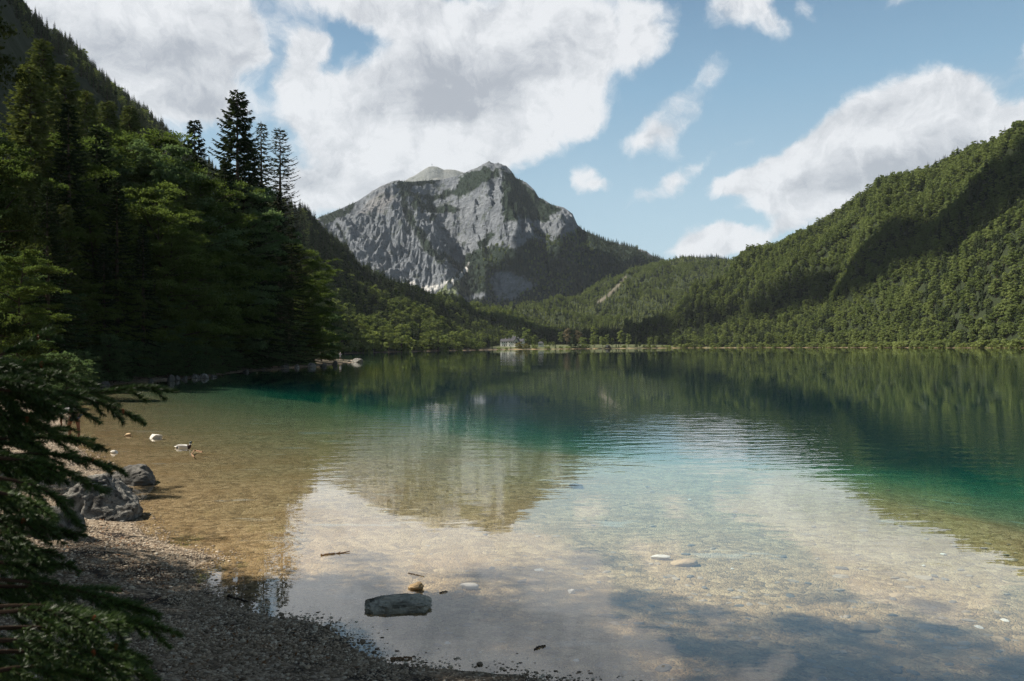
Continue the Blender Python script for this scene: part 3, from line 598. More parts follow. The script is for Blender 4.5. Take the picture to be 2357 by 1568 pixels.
def _mv(px, py, X, Y):
    m = vegmask(px, py); low = inpoly(px, py, VEG[0]) | inpoly(px, py, VEG[2]); return (rng.random(px.shape) < m * np.where(low, 1, .75)) & (m > .4)
on_hill(mtn, (-700, 900, 1800, 3000), 9.5, vmax=1.01, sel=lambda px, py, X, Y: _mv(px, py, X, Y) & (px > 1020) & (py > 515) , sc=.8, conif=lambda px, py, X, Y: np.clip(mixp(X, Y, .004, .2, 1.0, 2) + smooth(px, 1300, 1400) * .6, 0, 1))
on_hill(mtn, (-1000, 500, 1900, 3000), 7.5, vmax=1.01, sel=lambda px, py, X, Y: _mv(px, py, X, Y) & ~((px > 1020) & (py > 515)), sc=.42, conif=(1, 1))
# flat valley floor behind the meadow: dark spruce wood, then the shoreline trees
def flat(bb, s, poly, sc, cf, young=0.0, minsd=6):
    X, Y = jgrid(*bb, s); ok = inpoly(X, Y, poly); X, Y = X[ok], Y[ok]; sd = sdist(X, Y, LAKE); ok = sd > minsd; X, Y = X[ok], Y[ok]
    plant(X, Y, ground_z(X, Y, sd[ok], False), sc, np.full(len(X), cf), young)
flat((-200, 500, 900, 1400), 6.2, [pol(1010, 800), pol(1100, 950), pol(1240, 1060), pol(1500, 1075), pol(1560, 1060), pol(1560, 1350), pol(1000, 1300)], 1.25, .96)
flat((-150, 60, 700, 1100), 7.0, [pol(960, 600), pol(1100, 800), pol(1128, 870), pol(1128, 980), pol(1100, 1000), pol(900, 900)], .9, .35)
flat((150, 700, 550, 1200), 6.0, [pol(1500, 1075), pol(1560, 1022), pol(1600, 1012), pol(1750, 932), pol(1900, 842), pol(2050, 747), pol(2200, 667), pol(2357, 602), pol(2520, 525), pol(2520, 590), pol(2200, 760), pol(1900, 930), pol(1600, 1090), pol(1500, 1150)], .88, .28, minsd=5)
TP, TS, TK = np.vstack(TP), np.concatenate(TS), np.concatenate(TK)
# the 300 conifers and 300 broadleaved trees that show largest are things of their own; the rest is one object per kind
px, py, zz = proj(TP); hpx = 20 * TS / np.maximum(zz, 1); inside = (px > 5) & (px < 2350) & (py > 0)
PROT = FS + FB + FY; used_proto = {}
def where_label(p, x, y, con):
    k = 'spruce' if con else 'broadleaved tree'
    if x < 735: return 'small dark %s on the steep far skyline of the left hillside' % k, 'trees on the left skyline'
    if x < 1130: return ('dark pointed %s' % k if con else 'leafy green %s' % k) + ' on the left shore slope beyond the peninsula', '%ss on the left shore slope' % k
    if x < 1560 and not con: return 'leafy green broadleaved tree at the edge of the dark spruce wood', 'broadleaved trees by the dark wood'
    if x < 1560: return 'dark pointed spruce in the flat wood behind the lake meadow', 'spruces behind the meadow'
    return ('dark pointed spruce' if con else 'rounded leafy green tree') + ' at the foot of the right hillside by the water', '%ss along the right shore' % k
indiv = np.zeros(len(TP), bool)
for con in (True, False):
    sel = np.where(((TK < 3) | (TK > 6)) == con)[0]; score = hpx[sel] * inside[sel]; top = sel[np.argsort(-score)[:298]]
    # make sure every variant has a real tree to copy
    for k in ([0, 1, 2, 7, 8] if con else [3, 4, 5, 6]):
        if not (TK[top] == k).any(): top[-1 - k % 5] = sel[TK[sel] == k][np.argmax(score[TK[sel] == k])]
    indiv[top] = True
    for i in top:
        k = TK[i]; o = obj('spruce_tree' if con else 'broadleaf_tree', PROT[k], None, TP[i], float(rng.uniform(0, 6.28)), float(TS[i])); lb, gp = where_label(TP[i], px[i], py[i], con)
        tag(o, lb, 'tree', gp); used_proto.setdefault(int(k), o)
rest = ~indiv; con = (TK < 3) | (TK > 6)
order = [0, 1, 2, 7, 8]; remap = {k: i for i, k in enumerate(order)}
s_ = rest & con; gn_scatter('spruce_forest', TP[s_], TS[s_], [remap[int(k)] for k in TK[s_]], [used_proto[k] for k in order], 'dense conifer forest covering the hills around the lake', 'forest')
s_ = rest & ~con; gn_scatter('broadleaf_forest', TP[s_], TS[s_], TK[s_] - 3, [used_proto[k] for k in (3, 4, 5, 6)], 'dense broadleaved forest covering the hills around the lake', 'forest')
print('TREES', len(TP), 'spruce', con.sum())

# ------------------------------------------------------------------ unseen clouds added high outside the frame, shaped to shade parts of the hills
def _cl(t, o): bsdf(t, o, (.85, .86, .88), 1.0, None, 0)
M['cloud'] = mat('cloud', _cl)
def ico(sub=2):
    import bmesh
    bm = bmesh.new(); bmesh.ops.create_icosphere(bm, subdivisions=sub, radius=1); V = np.array([v.co[:] for v in bm.verts]); Fc = np.array([[v.index for v in f.verts] for f in bm.faces]); bm.free(); return V, Fc
ICO2, ICO3, ICO4 = ico(2), ico(3), ico(4)
def shade_cloud(pts, alt, label, flat=.35):
    """pts: (hill, px, py, depth or None, radius) surface spots to be shaded"""
    b = MB()
    for P, r in pts:
        c = np.asarray(P) + sdir * ((alt - P[2]) / sdir[2]); V, Fc = ICO3; V2 = V * (1 + .28 * fbm(V[:, 0] * 2 + c[0] * .01, V[:, 1] * 2, V[:, 2] * 2 + c[1] * .01, 4))[:, None]
        e1 = np.cross([0, 1, 0], sdir); e1 /= np.linalg.norm(e1)
        b.add(c + V2 * r * np.array([1, 1, flat]), Fc)
    tag(obj('cloud', b.mesh('cloud', [M['cloud']], True)), label, 'cloud')  # added mesh out of view, shaped by the shade it should cast
def surf(hl, x, y):
    """point of a hill seen at reference pixel x, y"""
    d = ray(x, y)[0] if np.ndim(x) else ray(x, y); D = np.linspace(100, 3200, 1500); P = d[None] * (D / np.hypot(d[0], d[1]))[:, None] + np.array([0, 0, H])
    g = hl.z(P[:, 0], P[:, 1]); a, v, ex = hl.v(P[:, 0], P[:, 1]); hit = np.where((g > P[:, 2]) & (v >= 0) & (v < 1.05))[0]; return P[hit[0]] if len(hit) else None
def spots(hl, pts):
    out = []
    for x, y, r in pts:
        p = surf(hl, x, y)
        if p is not None: out.append((p, r))
    return out
shade_cloud(spots(right, [(1560, 750, 8), (1600, 742, 11), (1650, 732, 14), (1700, 722, 16), (1750, 712, 19), (1800, 700, 22), (1850, 684, 25), (1900, 668, 28), (1950, 648, 31), (2000, 624, 34), (2050, 598, 36), (2100, 570, 38), (2150, 540, 40), (2200, 510, 42), (2250, 482, 43), (2300, 450, 44), (2357, 420, 44), (2430, 390, 50)]), 1500, 'long unseen cloud added high overhead to shade the right hillside')
shade_cloud(spots(mtn, [(x, y, 62) for x in range(1150, 1500, 30) for y in range(610, 720, 28) if y > 620 - (x - 1150) * .12]), 2300, 'broad unseen cloud added high over the valley to shade the wooded shoulder of the mountain', .3)
shade_cloud(spots(left, [(722, 535, 30), (760, 575, 30), (800, 622, 30), (840, 662, 30), (880, 692, 28), (930, 712, 28), (980, 735, 26), (1040, 755, 26)]), 1500, 'narrow unseen cloud added high overhead to shade the left slope', .3)

vf = [(np.array([math.sin(float(pxaz(x))) * d, math.cos(float(pxaz(x))) * d, 16.0]), 34) for x in range(1105, 1545, 28) for d in (1085, 1140, 1200)]  # spots the added cloud darkens over the flat spruce wood
shade_cloud(vf, 1500, 'small flat unseen cloud added high overhead to shade the dark spruce wood', .25)
# ------------------------------------------------------------------ detailed nearer trees
def near_spruce(seed, h=26, r=4.6, droop=.55, dens=1.0, bare=.0, m='spruce_near', gap=.0, tw=.34):
    g = np.random.default_rng(seed); tb = MB(); tb.tube([(0, 0, -1), (0, 0, h * .5), (.05, 0, h * .99)], [h * .0135, h * .009, .02], 9, 0, False)
    cb = MB(); C, U, Wd = [], [], []; z = h * .06
    while z < h * .985:
        t = z / h; L0 = r * (1 - t) ** .72 * (1 if t > bare else .25); k = int(g.integers(5, 8))
        for j in range(k):
            if g.random() < gap: continue
            a = 2 * math.pi * (j + g.random() * .8) / k; L = L0 * g.uniform(.6, 1.15) + .3; n = max(3, int(L / .42))
            s = np.linspace(0, 1, n + 1); up = .25 * (t > .5); rad = s * L; zz = z + up * rad - droop * (s ** 1.6) * L * (.9 - .5 * t) + .22 * L * s ** 4
            P = np.stack([np.cos(a) * rad, np.sin(a) * rad, zz], 1); cb.tube(P, np.linspace(.035, .006, n + 1) * (1 + L * .1), 3, 1, False)
            dvec = np.gradient(P, axis=0); dvec /= np.linalg.norm(dvec, axis=1)[:, None]; side = np.array([-math.sin(a), math.cos(a), 0])
            m_ = int(L * 13 * dens) + 4; q = g.uniform(.12, 1, m_) ** .8; idx = q * n; i0 = np.minimum(idx.astype(int), n - 1); fr = (idx - i0)[:, None]
            B = P[i0] * (1 - fr) + P[i0 + 1] * fr; sg = g.choice([-1, 1], m_)[:, None]; tl = tw * (.5 + 1.1 * (1 - q[:, None])) * g.uniform(.6, 1.4, (m_, 1))
            dirn = dvec[i0] * .75 + side * sg * g.uniform(.3, 1.1, (m_, 1)) + np.array([0, 0, -1]) * g.uniform(.1, .8, (m_, 1)); dirn /= np.linalg.norm(dirn, axis=1)[:, None]
            C.append(B + dirn * tl * .5); U.append(dirn * tl * .66); wv = np.cross(dirn, g.normal(size=(m_, 3))); wv /= np.linalg.norm(wv, axis=1)[:, None]; Wd.append(wv * tl * .20)
        z += (.36 + .5 * (1 - t)) * g.uniform(.7, 1.2) * h / 26
    cb.cards(np.vstack(C), np.vstack(U), np.vstack(Wd)); return tb.mesh('trunk', [M['bark']]), cb.mesh('crown', [M[m], M['bark']])
def near_broad(seed, h=20, r=5.5, m='beech', nb=46, per=48, leaf=.17, low=.12, spray=1.0, bark='bark'):
    g = np.random.default_rng(seed); tb = MB(); lean = g.normal(size=2) * .6
    tz = np.linspace(-1, h * .93, 8); tx = lean[0] * (tz / h) ** 2 + .15 * np.sin(tz * .6); ty = lean[1] * (tz / h) ** 2; T = np.stack([tx, ty, tz], 1); tb.tube(T, np.linspace(h * .014, .03, 8), 9, 0, False)
    cb = MB(); C, U, Wd = [], [], []
    for i in range(nb):
        t = low + (1 - low) * ((i + g.random()) / nb); z = h * t * .93; base = np.array([np.interp(z, tz, tx), np.interp(z, tz, ty), z])
        prof = math.sqrt(max(.06, 1 - (abs(t - .42) / .62) ** 2.2)); a = i * 2.399 + g.normal() * .3; L = r * prof * g.uniform(.7, 1.12); up = g.uniform(.1, .95) * (.4 + t) * (1 if t < .8 else .6)
        n = 5; s = np.linspace(0, 1, n + 1); P = base + np.stack([np.cos(a + .3 * s) * s * L, np.sin(a + .3 * s) * s * L, up * s * L * .8 - .16 * L * s ** 2.5], 1)
        tb.tube(P, np.linspace(.09, .012, n + 1) * (L / r), 4, 0, False)
        for c in range(int(6 * spray + L * 1.3)):
            q = g.uniform(.3, 1.03); ctr = base + (P[-1] - base) * q; ctr = ctr + np.array([0, 0, .12 * L * math.sin(q * 3)]) + g.normal(size=3) * np.array([.16, .16, .06]) * L
            sr = g.uniform(.35, .8) * (r / 5.5); k = per; o_ = g.normal(size=(k, 3)) * np.array([sr, sr, sr * .30]) * .62; o_[:, 2] -= .10 * (o_[:, 0] ** 2 + o_[:, 1] ** 2) / sr
            nn = np.array([0, 0, .8]) + g.normal(size=(k, 3)) * .75; nn /= np.linalg.norm(nn, axis=1)[:, None]; u = np.cross(nn, g.normal(size=(k, 3))); u /= np.linalg.norm(u, axis=1)[:, None]
            s2 = leaf * g.uniform(.6, 1.35, (k, 1)); C.append(ctr + o_); U.append(u * s2); Wd.append(np.cross(nn, u) * s2 * .62)
    cb.cards(np.vstack(C), np.vstack(U), np.vstack(Wd)); return tb.mesh('trunk', [M[bark]]), cb.mesh('crown', [M[m]])
def tree(pair, name, x, y, z, rz, sc, label, group=None):
    e = obj(name, None, None, (x, y, z), rz, sc); obj('trunk', pair[0], e); obj('crown', pair[1], e); return tag(e, label, 'tree', group)
NS = [near_spruce(51, dens=1.5), near_spruce(52, 26, 4.0, .6, 1.4, gap=.08), near_spruce(53, 24, 5.2, .45, 1.5), near_spruce(54, 27, 3.4, .55, .55, .1, 'larch', .12, .30)]
SK = near_spruce(55, 30, 6.6, .42, 1.7, .0, 'spruce_near', .03, .40); SK2 = near_spruce(56, 28, 5.8, .35, .75, .35, 'larch', .05, .26)
NB = [near_broad(61, per=120, leaf=.105), near_broad(62, 21, 5.4, 'beech', 50, 120, .105), near_broad(63, 18, 4.6, 'maple', 44, 120, .105), near_broad(64, 16, 5.0, 'beech', 40, 120, .10, low=.05), near_broad(65, 9, 3.6, 'maple', 30, 44, .14, low=.02, bark='bark')]
NL = [near_spruce(57, 24, 4.6, .32, 1.5, m='fir_light'), near_spruce(58, 23, 5.0, .40, 1.3, m='fir_light', tw=.38)]
def gz1(x, y): return float(ground_z(np.array([x]), np.array([y]))[0])
def ground_at(x, y):
    g = gz1(x, y); a, v, ex = left.v(x, y)
    return max(g, float(left.z(np.array([x]), np.array([y]))[0])) if v > 0 and v < 1 else g
def put(pair, name, px_, ytop, d, label, group=None, hh=None, rz=None):
    """tree whose tip reaches picture row ytop when rooted on the real ground at distance d"""
    a = float(pxaz(px_)); dd = np.linspace(d, d + 90, 120); sd_ = sdist(np.sin(a) * dd, np.cos(a) * dd, LAKE); d = float(dd[np.argmax(sd_ > 3.5)]) if (sd_ > 3.5).any() else d
    x, y = math.sin(a) * d, math.cos(a) * d; z = ground_at(x, y); top = float(at(px_, ytop, d)[2]); h0 = max(v.co.z for v in pair[1].vertices); s = max(.25, (top - z) / h0)
    return tree(pair, name, x, y, z, rng.uniform(0, 6.28) if rz is None else rz, s, label, group)
# the skyline group by the point
put(SK, 'spruce_tree', 549, 210, 122, 'tallest dark spruce standing clear against the sky on the left')
put(NS[1], 'spruce_tree', 450, 278, 118, 'dark spruce with its tip against the sky, left of the tallest spruce')
put(NS[3], 'spruce_tree', 604, 285, 126, 'slim dark conifer close behind the right side of the tallest spruce')
put(SK2, 'spruce_tree', 646, 297, 133, 'sparse thin conifer with bare see-through branches at the right end of the trees')
put(NS[2], 'spruce_tree', 575, 330, 114, 'broad dark spruce just below the tallest one')
put(NS[0], 'spruce_tree', 640, 440, 128, 'dense dark spruce below the sparse conifer')
put(NS[0], 'spruce_tree', 520, 372, 116, 'dark spruce between the tallest spruce and the leafy trees')
put(NS[2], 'spruce_tree', 672, 520, 140, 'low dark spruce at the right edge of the near wood')
put(NB[1], 'beech_tree', 700, 560, 150, 'sunlit leafy tree at the right edge of the near wood')
put(NB[3], 'beech_tree', 722, 640, 158, 'lower sunlit leafy tree leaning over the water at the right edge of the near wood')
put(NB[4], 'maple_tree', 740, 715, 168, 'small bright leafy tree at the root of the stony point')
put(NB[3], 'maple_tree', 700, 700, 150, 'leafy shaded tree above the boulders of the point')
put(NS[1], 'spruce_tree', 575, 730, 112, 'small spruce with light tips low at the water edge')
put(NB[2], 'beech_tree', 535, 405, 106, 'pale green leafy tree in front of the tallest spruce')
put(NB[0], 'beech_tree', 560, 520, 103, 'light green tree below the pale one in the middle of the near wood')
front = [(300, 242, 118, 1), (345, 290, 112, 0), (400, 330, 108, 2), (250, 232, 110, 1), (200, 210, 98, 0), (150, 150, 90, 1), (100, 92, 80, 0), (470, 400, 104, 0), (430, 430, 98, 2), (375, 400, 96, 1), (320, 350, 90, 0),
         (260, 330, 84, 2), (190, 330, 76, 1), (130, 300, 70, 0), (70, 150, 66, 1), (500, 470, 100, 1), (440, 520, 92, 0), (380, 520, 86, 1), (300, 480, 76, 2), (220, 470, 68, 0), (150, 470, 60, 1), (80, 380, 56, 2), (520, 610, 96, 1),
         (450, 660, 90, 0), (370, 650, 80, 2), (290, 640, 70, 1), (200, 640, 62, 0), (120, 620, 54, 2), (40, 560, 50, 1), (660, 720, 134, 4), (610, 730, 120, 4), (550, 750, 106, 3), (490, 740, 96, 4), (420, 760, 88, 3), (350, 770, 78, 4), (270, 770, 70, 3), (200, 780, 64, 4), (130, 780, 58, 3), (60, 760, 52, 4), (0, 700, 50, 3), (10, 300, 60, 1), (-40, 200, 62, 0), (-30, 480, 50, 2)]
ORD = ('first', 'second', 'third', 'fourth', 'fifth', 'sixth', 'seventh', 'eighth', 'ninth', 'tenth', 'eleventh', 'twelfth', 'thirteenth', 'fourteenth', 'fifteenth', 'sixteenth', 'seventeenth', 'eighteenth', 'nineteenth', 'twentieth', 'twenty-first', 'twenty-second'); cnt = {}
for (x, yt, d, k) in sorted(front):
    if x < 330 and yt < 500: d += 24
    depth = 'front' if yt > 600 else ('middle' if yt > 340 else 'upper')
    n_o = ORD[cnt.get(depth, 0)]; cnt[depth] = cnt.get(depth, 0) + 1
    con_ = (yt < 520 and x < 640 and (x // 10 + yt // 10) % 2 == 0) or (yt < 260)
    put(NL[x // 10 % 2] if con_ else NB[k], 'fir_tree' if con_ else ('maple_tree' if k in (2, 4) else 'beech_tree'), x, yt + (2 if con_ else 10), d, {'front': '%s leafy tree from the left along the dark waterside edge of the left wood', 'middle': '%s green tree from the left in the half-shaded middle of the left wood', 'upper': '%s sunlit yellow-green tree from the left on the upper edge of the left wood'}[depth] % n_o, 'trees of the %s left wood' % depth)
for (x, yt, d, k) in [(410, 340, 114, 1), (355, 300, 118, 0), (225, 290, 104, 2), (470, 450, 112, 0), (600, 430, 118, 1), (555, 600, 106, 0), (160, 240, 88, 1), (270, 420, 88, 0), (110, 420, 66, 2), (400, 600, 92, 1), (640, 540, 122, 2), (700, 600, 160, 1), (605, 500, 112, 0), (585, 600, 108, 2), (620, 640, 118, 0), (665, 640, 138, 1), (500, 560, 100, 2), (330, 520, 80, 1), (240, 560, 66, 0)]:
    cnt['s'] = cnt.get('s', -1) + 1
    put(NS[k], 'spruce_tree', x, yt, d, 'dark spruce in the left wood, %s one counted from the skyline spruces' % ORD[cnt['s']], 'spruces among the left wood')
# ------------------------------------------------------------------ rocks, stones, gravel
def rockmesh(seed, dims, cuts=9, sub=4, block=None, rough=.09, m='stone', name='boulder', cut=(.55, .85)):
    g = np.random.default_rng(seed); V, Fc = {2: ICO2, 3: ICO3, 4: ICO4}.get(sub) or ico(sub); V = V.copy()
    if block: V = np.sign(V) * np.abs(V) ** block; V /= np.abs(V).max()
    for _ in range(cuts):
        n = g.normal(size=3); n /= np.linalg.norm(n); d = g.uniform(*cut); V -= n * np.clip(V @ n - d, 0, None)[:, None] * .93
    o = g.uniform(0, 50, 3); V = V * (1 + rough * fbm(V[:, 0] * 2.2 + o[0], V[:, 1] * 2.2 + o[1], V[:, 2] * 2.2 + o[2], 6, True) - rough)[:, None]
    return mkmesh(name, V * np.asarray(dims) / 2, Fc, sub > 2, [M[m]])
def rock(name, seed, x0, x1, ytop, yb, label, group=None, cat='rock', dz=.35, depth=.8, sub=4, rz=0, block=None, zb=0.0, m='stone', lift=0, cut=(.55, .85), rough=.09):
    """boulder seen between columns x0..x1 and rows ytop..yb, standing at water/ground level zb"""
    P = onz((x0 + x1) / 2, yb, zb); d = math.hypot(P[0], P[1]); mpp = d / F; wd = (x1 - x0) * mpp; h = max(.03, (yb - ytop) * mpp); dep = wd * depth
    k = (d + dep * .45) / d; hh = h * (1 + dz * 2)
    o = obj(name, rockmesh(seed, (wd * 1.08, dep * 1.08, hh * 1.15), sub=sub, block=block, m=m, name=name, cut=cut, rough=rough), None, (P[0] * k, P[1] * k, zb + h - hh * .54 + lift), rz)
    return tag(o, label, cat, group)
bo = rock('boulder', 106, 158, 362, 1130, 1206, 'big pale pitted boulder on the gravel at the water edge on the left', depth=1.0, sub=6, zb=.05, cut=(.40, .66), rough=.10)
for v in bo.data.vertices: v.co.z *= 1.0 - .42 * v.co.x / .9; v.co.x += .25 * v.co.z
rock('boulder', 102, 255, 374, 1082, 1116, 'dark rounded boulder behind the big pale one, half in the water', depth=.8, sub=6, rough=.08, cut=(.5, .8), m='stone2')
rock('boulder', 103, 40, 175, 1180, 1235, 'low grey rock half hidden by the spruce branches', depth=.7, sub=5, zb=.3)
rock('stone_block', 104, 851, 988, 1388, 1405, 'long grey slab of rock standing out of the shallow water', depth=.62, block=.30, rz=.13, dz=.5, sub=6, cut=(.90, 1.1), rough=.11, m='slabstone')
M['tan'] = plain('tan_stone', (.38, .27, .15), .8, .3, .4, 12, .02); M['pale'] = plain('pale_stone', (.55, .52, .46), .8, .3, .3, 10, .02)
rock('stone', 109, 940, 984, 1340, 1356, 'small brown stone behind the grey slab', m='tan', sub=5, rough=.12, depth=.6, cut=(.4, .7))
rock('stone', 110, 341, 374, 999, 1009, 'pale white rock in the shallows behind the duck', m='pale', sub=5, rough=.10, cut=(.4, .7))
rock('stone', 107, 287, 302, 998, 1003, 'small tan flat stone left of the pale white rock', m='tan')
rock('stone', 108, 256, 271, 1037, 1043, 'small pale stone in the tree shadow on the left', m='pale')
shore = [(645, 666, 837, 848, 'large pale boulder alone at the foot of the dark wood'), (675, 691, 836, 847, 'rounded grey boulder right of the large pale shore boulder'), (704, 726, 836.5, 846, 'flat dark boulder on the shore between the pale boulder and the point'),
         (735, 753, 835, 844, 'dark boulder at the root of the stony point'), (764, 778, 831, 841, 'dark boulder at the water edge left of the standing person'), (787, 793, 828, 833, 'small knobby stone just right of the standing person'), (797, 808, 827, 834.5, 'grey rock between the person and the end of the point'),
         (808, 836, 825.5, 834.5, 'largest rock at the very end of the stony point'), (463, 480, 860, 871, 'pointed pale rock at the dark shore'), (443, 460, 861, 871, 'dark rock left of the pointed pale rock'), (403, 414, 866, 876, 'dark stone at the shore above the spruce twig'), (418, 432, 864, 874, 'small dark shore rock between two larger ones'),
         (387, 402, 865, 878, 'grey rock at the bend of the left shore'), (486, 500, 863, 869, 'low flat stone right of the pointed pale rock'), (600, 611, 846, 852, 'small stone at the foot of the wood'), (232, 255, 878, 888, 'dark stone behind the spruce twigs on the left shore'), (340, 356, 872, 881, 'brown rounded shore stone at the dark bank'), (560, 572, 850, 857, 'low brown rock at the water line of the dark wood')]
for i, (x0, x1, yt, yb, lb) in enumerate(shore): rock('boulder', 120 + i, x0, x1, yt, yb, lb, 'boulders along the left shore', sub=4, depth=.8, rough=.10, m='stone' if ('pale' in lb or 'largest' in lb) else 'stone2', cut=(.45, .75))
# submerged flat stones, one by one
def bed_stone(px_, py_, wpx, label, m='tan', seed=0, flat=.32, group=None, z=None, rz=0, asp=.6):
    P = onz(px_, py_, -.12); 
    for _ in range(4): P = onz(px_, py_, float(ground_z(P[0:1], P[1:2])[0]) + .01)
    d = math.hypot(P[0], P[1]); wd = wpx * d / F
    o = obj('lake_stone', rockmesh(seed, (wd, wd * asp, wd * flat), 7, 3, .8, .06, m, 'lake_stone'), None, (P[0], P[1], P[2] + wd * flat * .2 if z is None else z), rz); return tag(o, label, 'stone', group)
M['bedstone'] = plain('bed_stone', (.27, .22, .16), .85, .25, .45, 9, .02); M['bedstone2'] = plain('bed_stone_dark', (.11, .085, .055), .85, .25, .45, 9, .02)
bed_stone(1080, 1353, 46, 'pale flat stone under the water right of the grey slab', 'pale', 1)
bed_stone(1148, 1326, 18, 'small yellowish upright stone under the clear water', 'tan', 2, .9)
bed_stone(1232, 1341, 42, 'tan flat stone under the water in the middle of the shallows', 'tan', 3)
bed_stone(1314, 1364, 20, 'small white stone under the water in the middle', 'pale', 4, .6)
bed_stone(1520, 1285, 50, 'long pale stone lying under the reflected cloud', 'pale', 5, .2)
bed_stone(1575, 1299, 62, 'broad tan stone lying under the reflected cloud', 'tan', 6, .3)
bed_stone(1325, 1123, 34, 'blue-grey sunken rock near the edge of the mountain reflection', 'stone', 7, .4)
bed_stone(728, 996, 150, 'long dark slab sunk just below the surface far out on the left', 'bedstone', 8, .07, z=-.32, asp=.3)
bed_stone(1990, 1448, 60, 'largest tan flat stone under the dark water on the right', 'tan', 9, .2)
M['bedstone'] = plain('bed_stone', (.27, .22, .16), .85, .25, .45, 9, .02); M['bedstone2'] = plain('bed_stone_dark', (.13, .12, .10), .85, .25, .45, 9, .02)
SMV = [rockmesh(200 + i, (1, .66, .24), 7, 2, .85, .05, ('bedstone', 'bedstone2', 'bedstone', 'pale', 'bedstone', 'tan')[i], 'lake_stone') for i in range(6)]
g = np.random.default_rng(5); nb_ = 0
while nb_ < 285:
    x, y = g.uniform(850, 2340), g.uniform(1120, 1566) ** 1.0
    if g.random() > smooth(y, 1050, 1450) : continue
    P = onz(x, y, -.15); P = onz(x, y, float(ground_z(P[0:1], P[1:2])[0]))
    if sdist(P[0:1], P[1:2], LAKE)[0] > -.5: continue
    s = g.uniform(.07, .17) * (1.6 if g.random() < .1 else 1); k = int(g.choice(6, p=[.3, .25, .2, .05, .15, .05]))
    o = obj('lake_stone', SMV[k], None, (P[0], P[1], P[2] + .004), g.uniform(0, 6.28), s); nb_ += 1
    tag(o, ('flat brown stone', 'flat dark stone', 'flat brown stone', 'flat pale stone', 'flat brown stone', 'flat tan stone')[k] + ' scattered on the lake bed in the shallows', 'stone', 'stones scattered on the lake bed')
# gravel: nobody could count it
def pebmesh(seed):
    V, Fc = ico(1) ; g = np.random.default_rng(seed); V = V * (1 + g.uniform(-.22, .22, (len(V), 1))) * np.array([1, .75, .5]); return mkmesh('pebble', V, Fc, False, [M['pebble']])
pebs = []
for i in range(4):
    P = onz(560 + i * 90, 1520, .4); P[2] = gz1(P[0], P[1]) + .02
    o = obj('pebble', pebmesh(300 + i), None, P, 0, .035); tag(o, 'slightly larger pebble on the gravel shore', 'pebble', 'loose pebbles'); pebs.append(o)
def fov(X, Y, m=.04): return np.abs(np.arctan2(X, Y)) < .61 + m
X, Y = g.uniform(-16, 4, 900000), g.uniform(2, 26, 900000); rr_ = np.hypot(X, Y); ok = fov(X, Y) & (g.random(X.size) < np.clip((9.0 / rr_) ** 2.0, 0, 1)); X, Y = X[ok], Y[ok]; sd = sdist(X, Y, LAKE); ok = (sd > -.6) & (sd < 9) & ((sd > 0) | (g.random(len(X)) < .8 * (1 + sd / .6))); X, Y, sd = X[ok], Y[ok], sd[ok]
Z = ground_z(X, Y, sd); sz = .0088 * np.exp(g.normal(size=len(X)) * .42) * (1 + .03 * np.hypot(X, Y)); 
patch = fbm(X * .5, Y * .5, 6.0, 3); keep = (g.random(len(X)) < smooth(patch, .42, .12)) | (g.random(len(X)) < .25)
X, Y, Z, sz = X[keep], Y[keep], Z[keep], sz[keep]; print('PEBBLES', len(X))
gn_scatter('gravel', np.stack([X, Y, Z + sz * .2], 1), sz, g.integers(0, 4, len(X)), pebs, 'loose grey-brown gravel covering the shore', 'gravel')
# leaf litter and twigs on the gravel
M['litter'] = plain('dead_leaf', (.16, .085, .04), .8, .2, .5, 30); M['wood'] = plain('driftwood', (.23, .14, .08), .85, .2, .5, 25, .01); M['darkwood'] = plain('dark_twig', (.055, .04, .03), .9, .2, .4, 25, .01)
lb = MB(); X, Y = g.uniform(-14, 1, 12000), g.uniform(3.5, 16, 12000); sd = sdist(X, Y, LAKE); ok = (sd > .3) & fov(X, Y) & (fbm(X * .6, Y * .6, 2.0, 3) > -.05); X, Y, sd = X[ok], Y[ok], sd[ok]; Z = ground_z(X, Y, sd)
nn = np.array([0, 0, 1]) + g.normal(size=(len(X), 3)) * .35; nn /= np.linalg.norm(nn, axis=1)[:, None]; u = np.cross(nn, g.normal(size=(len(X), 3))); u /= np.linalg.norm(u, axis=1)[:, None]; s2 = g.uniform(.012, .035, (len(X), 1))
lb.cards(np.stack([X, Y, Z + .018], 1), u * s2, np.cross(nn, u) * s2 * .5); tag(obj('leaf_litter', lb.mesh('leaf_litter', [M['litter']])), 'brown dead leaves strewn over the gravel', 'leaf litter', kind='stuff')
def stick(name, pts, r, label, m='wood', z=None, cat='stick', side=None):
    Ps = []
    for (x, y) in pts:
        P = onz(x, y, 0.0 if z is None else z)
        if z is None:
            for _ in range(4): P = onz(x, y, gz1(P[0], P[1]) + r)
        Ps.append(P)
    Ps = np.array(Ps); t = np.linspace(0, 1, len(Ps)); tt = np.linspace(0, 1, 14); Q = np.stack([np.interp(tt, t, Ps[:, k]) for k in range(3)], 1); Q += g.normal(size=Q.shape) * r * .35
    b = MB(); b.tube(Q, r * (1 - .35 * tt) * g.uniform(.85, 1.15, 14), 7); 
    if side: b.tube([Q[8], Q[8] + np.array(side)], [r * .6, r * .2], 5)
    return tag(obj(name, b.mesh(name, [M[m]], True)), label, cat)
stick('stick', [(738, 1278), (770, 1274), (806, 1270)], .013, 'brown broken stick floating in the shallow water', z=.008, side=(.04, -.02, .03))
stick('stick', [(940, 1319), (976, 1327)], .008, 'thin short twig floating above the grey slab', 'darkwood', z=.004)
stick('branch', [(465, 1040), (448, 1037), (441, 1045), (447, 1052)], .022, 'curved pale branch in the water in front of the duck', z=.01, cat='branch')
stick('stick', [(200, 1352), (250, 1356), (283, 1360)], .02, 'dark stick lying on the shaded gravel', 'darkwood')
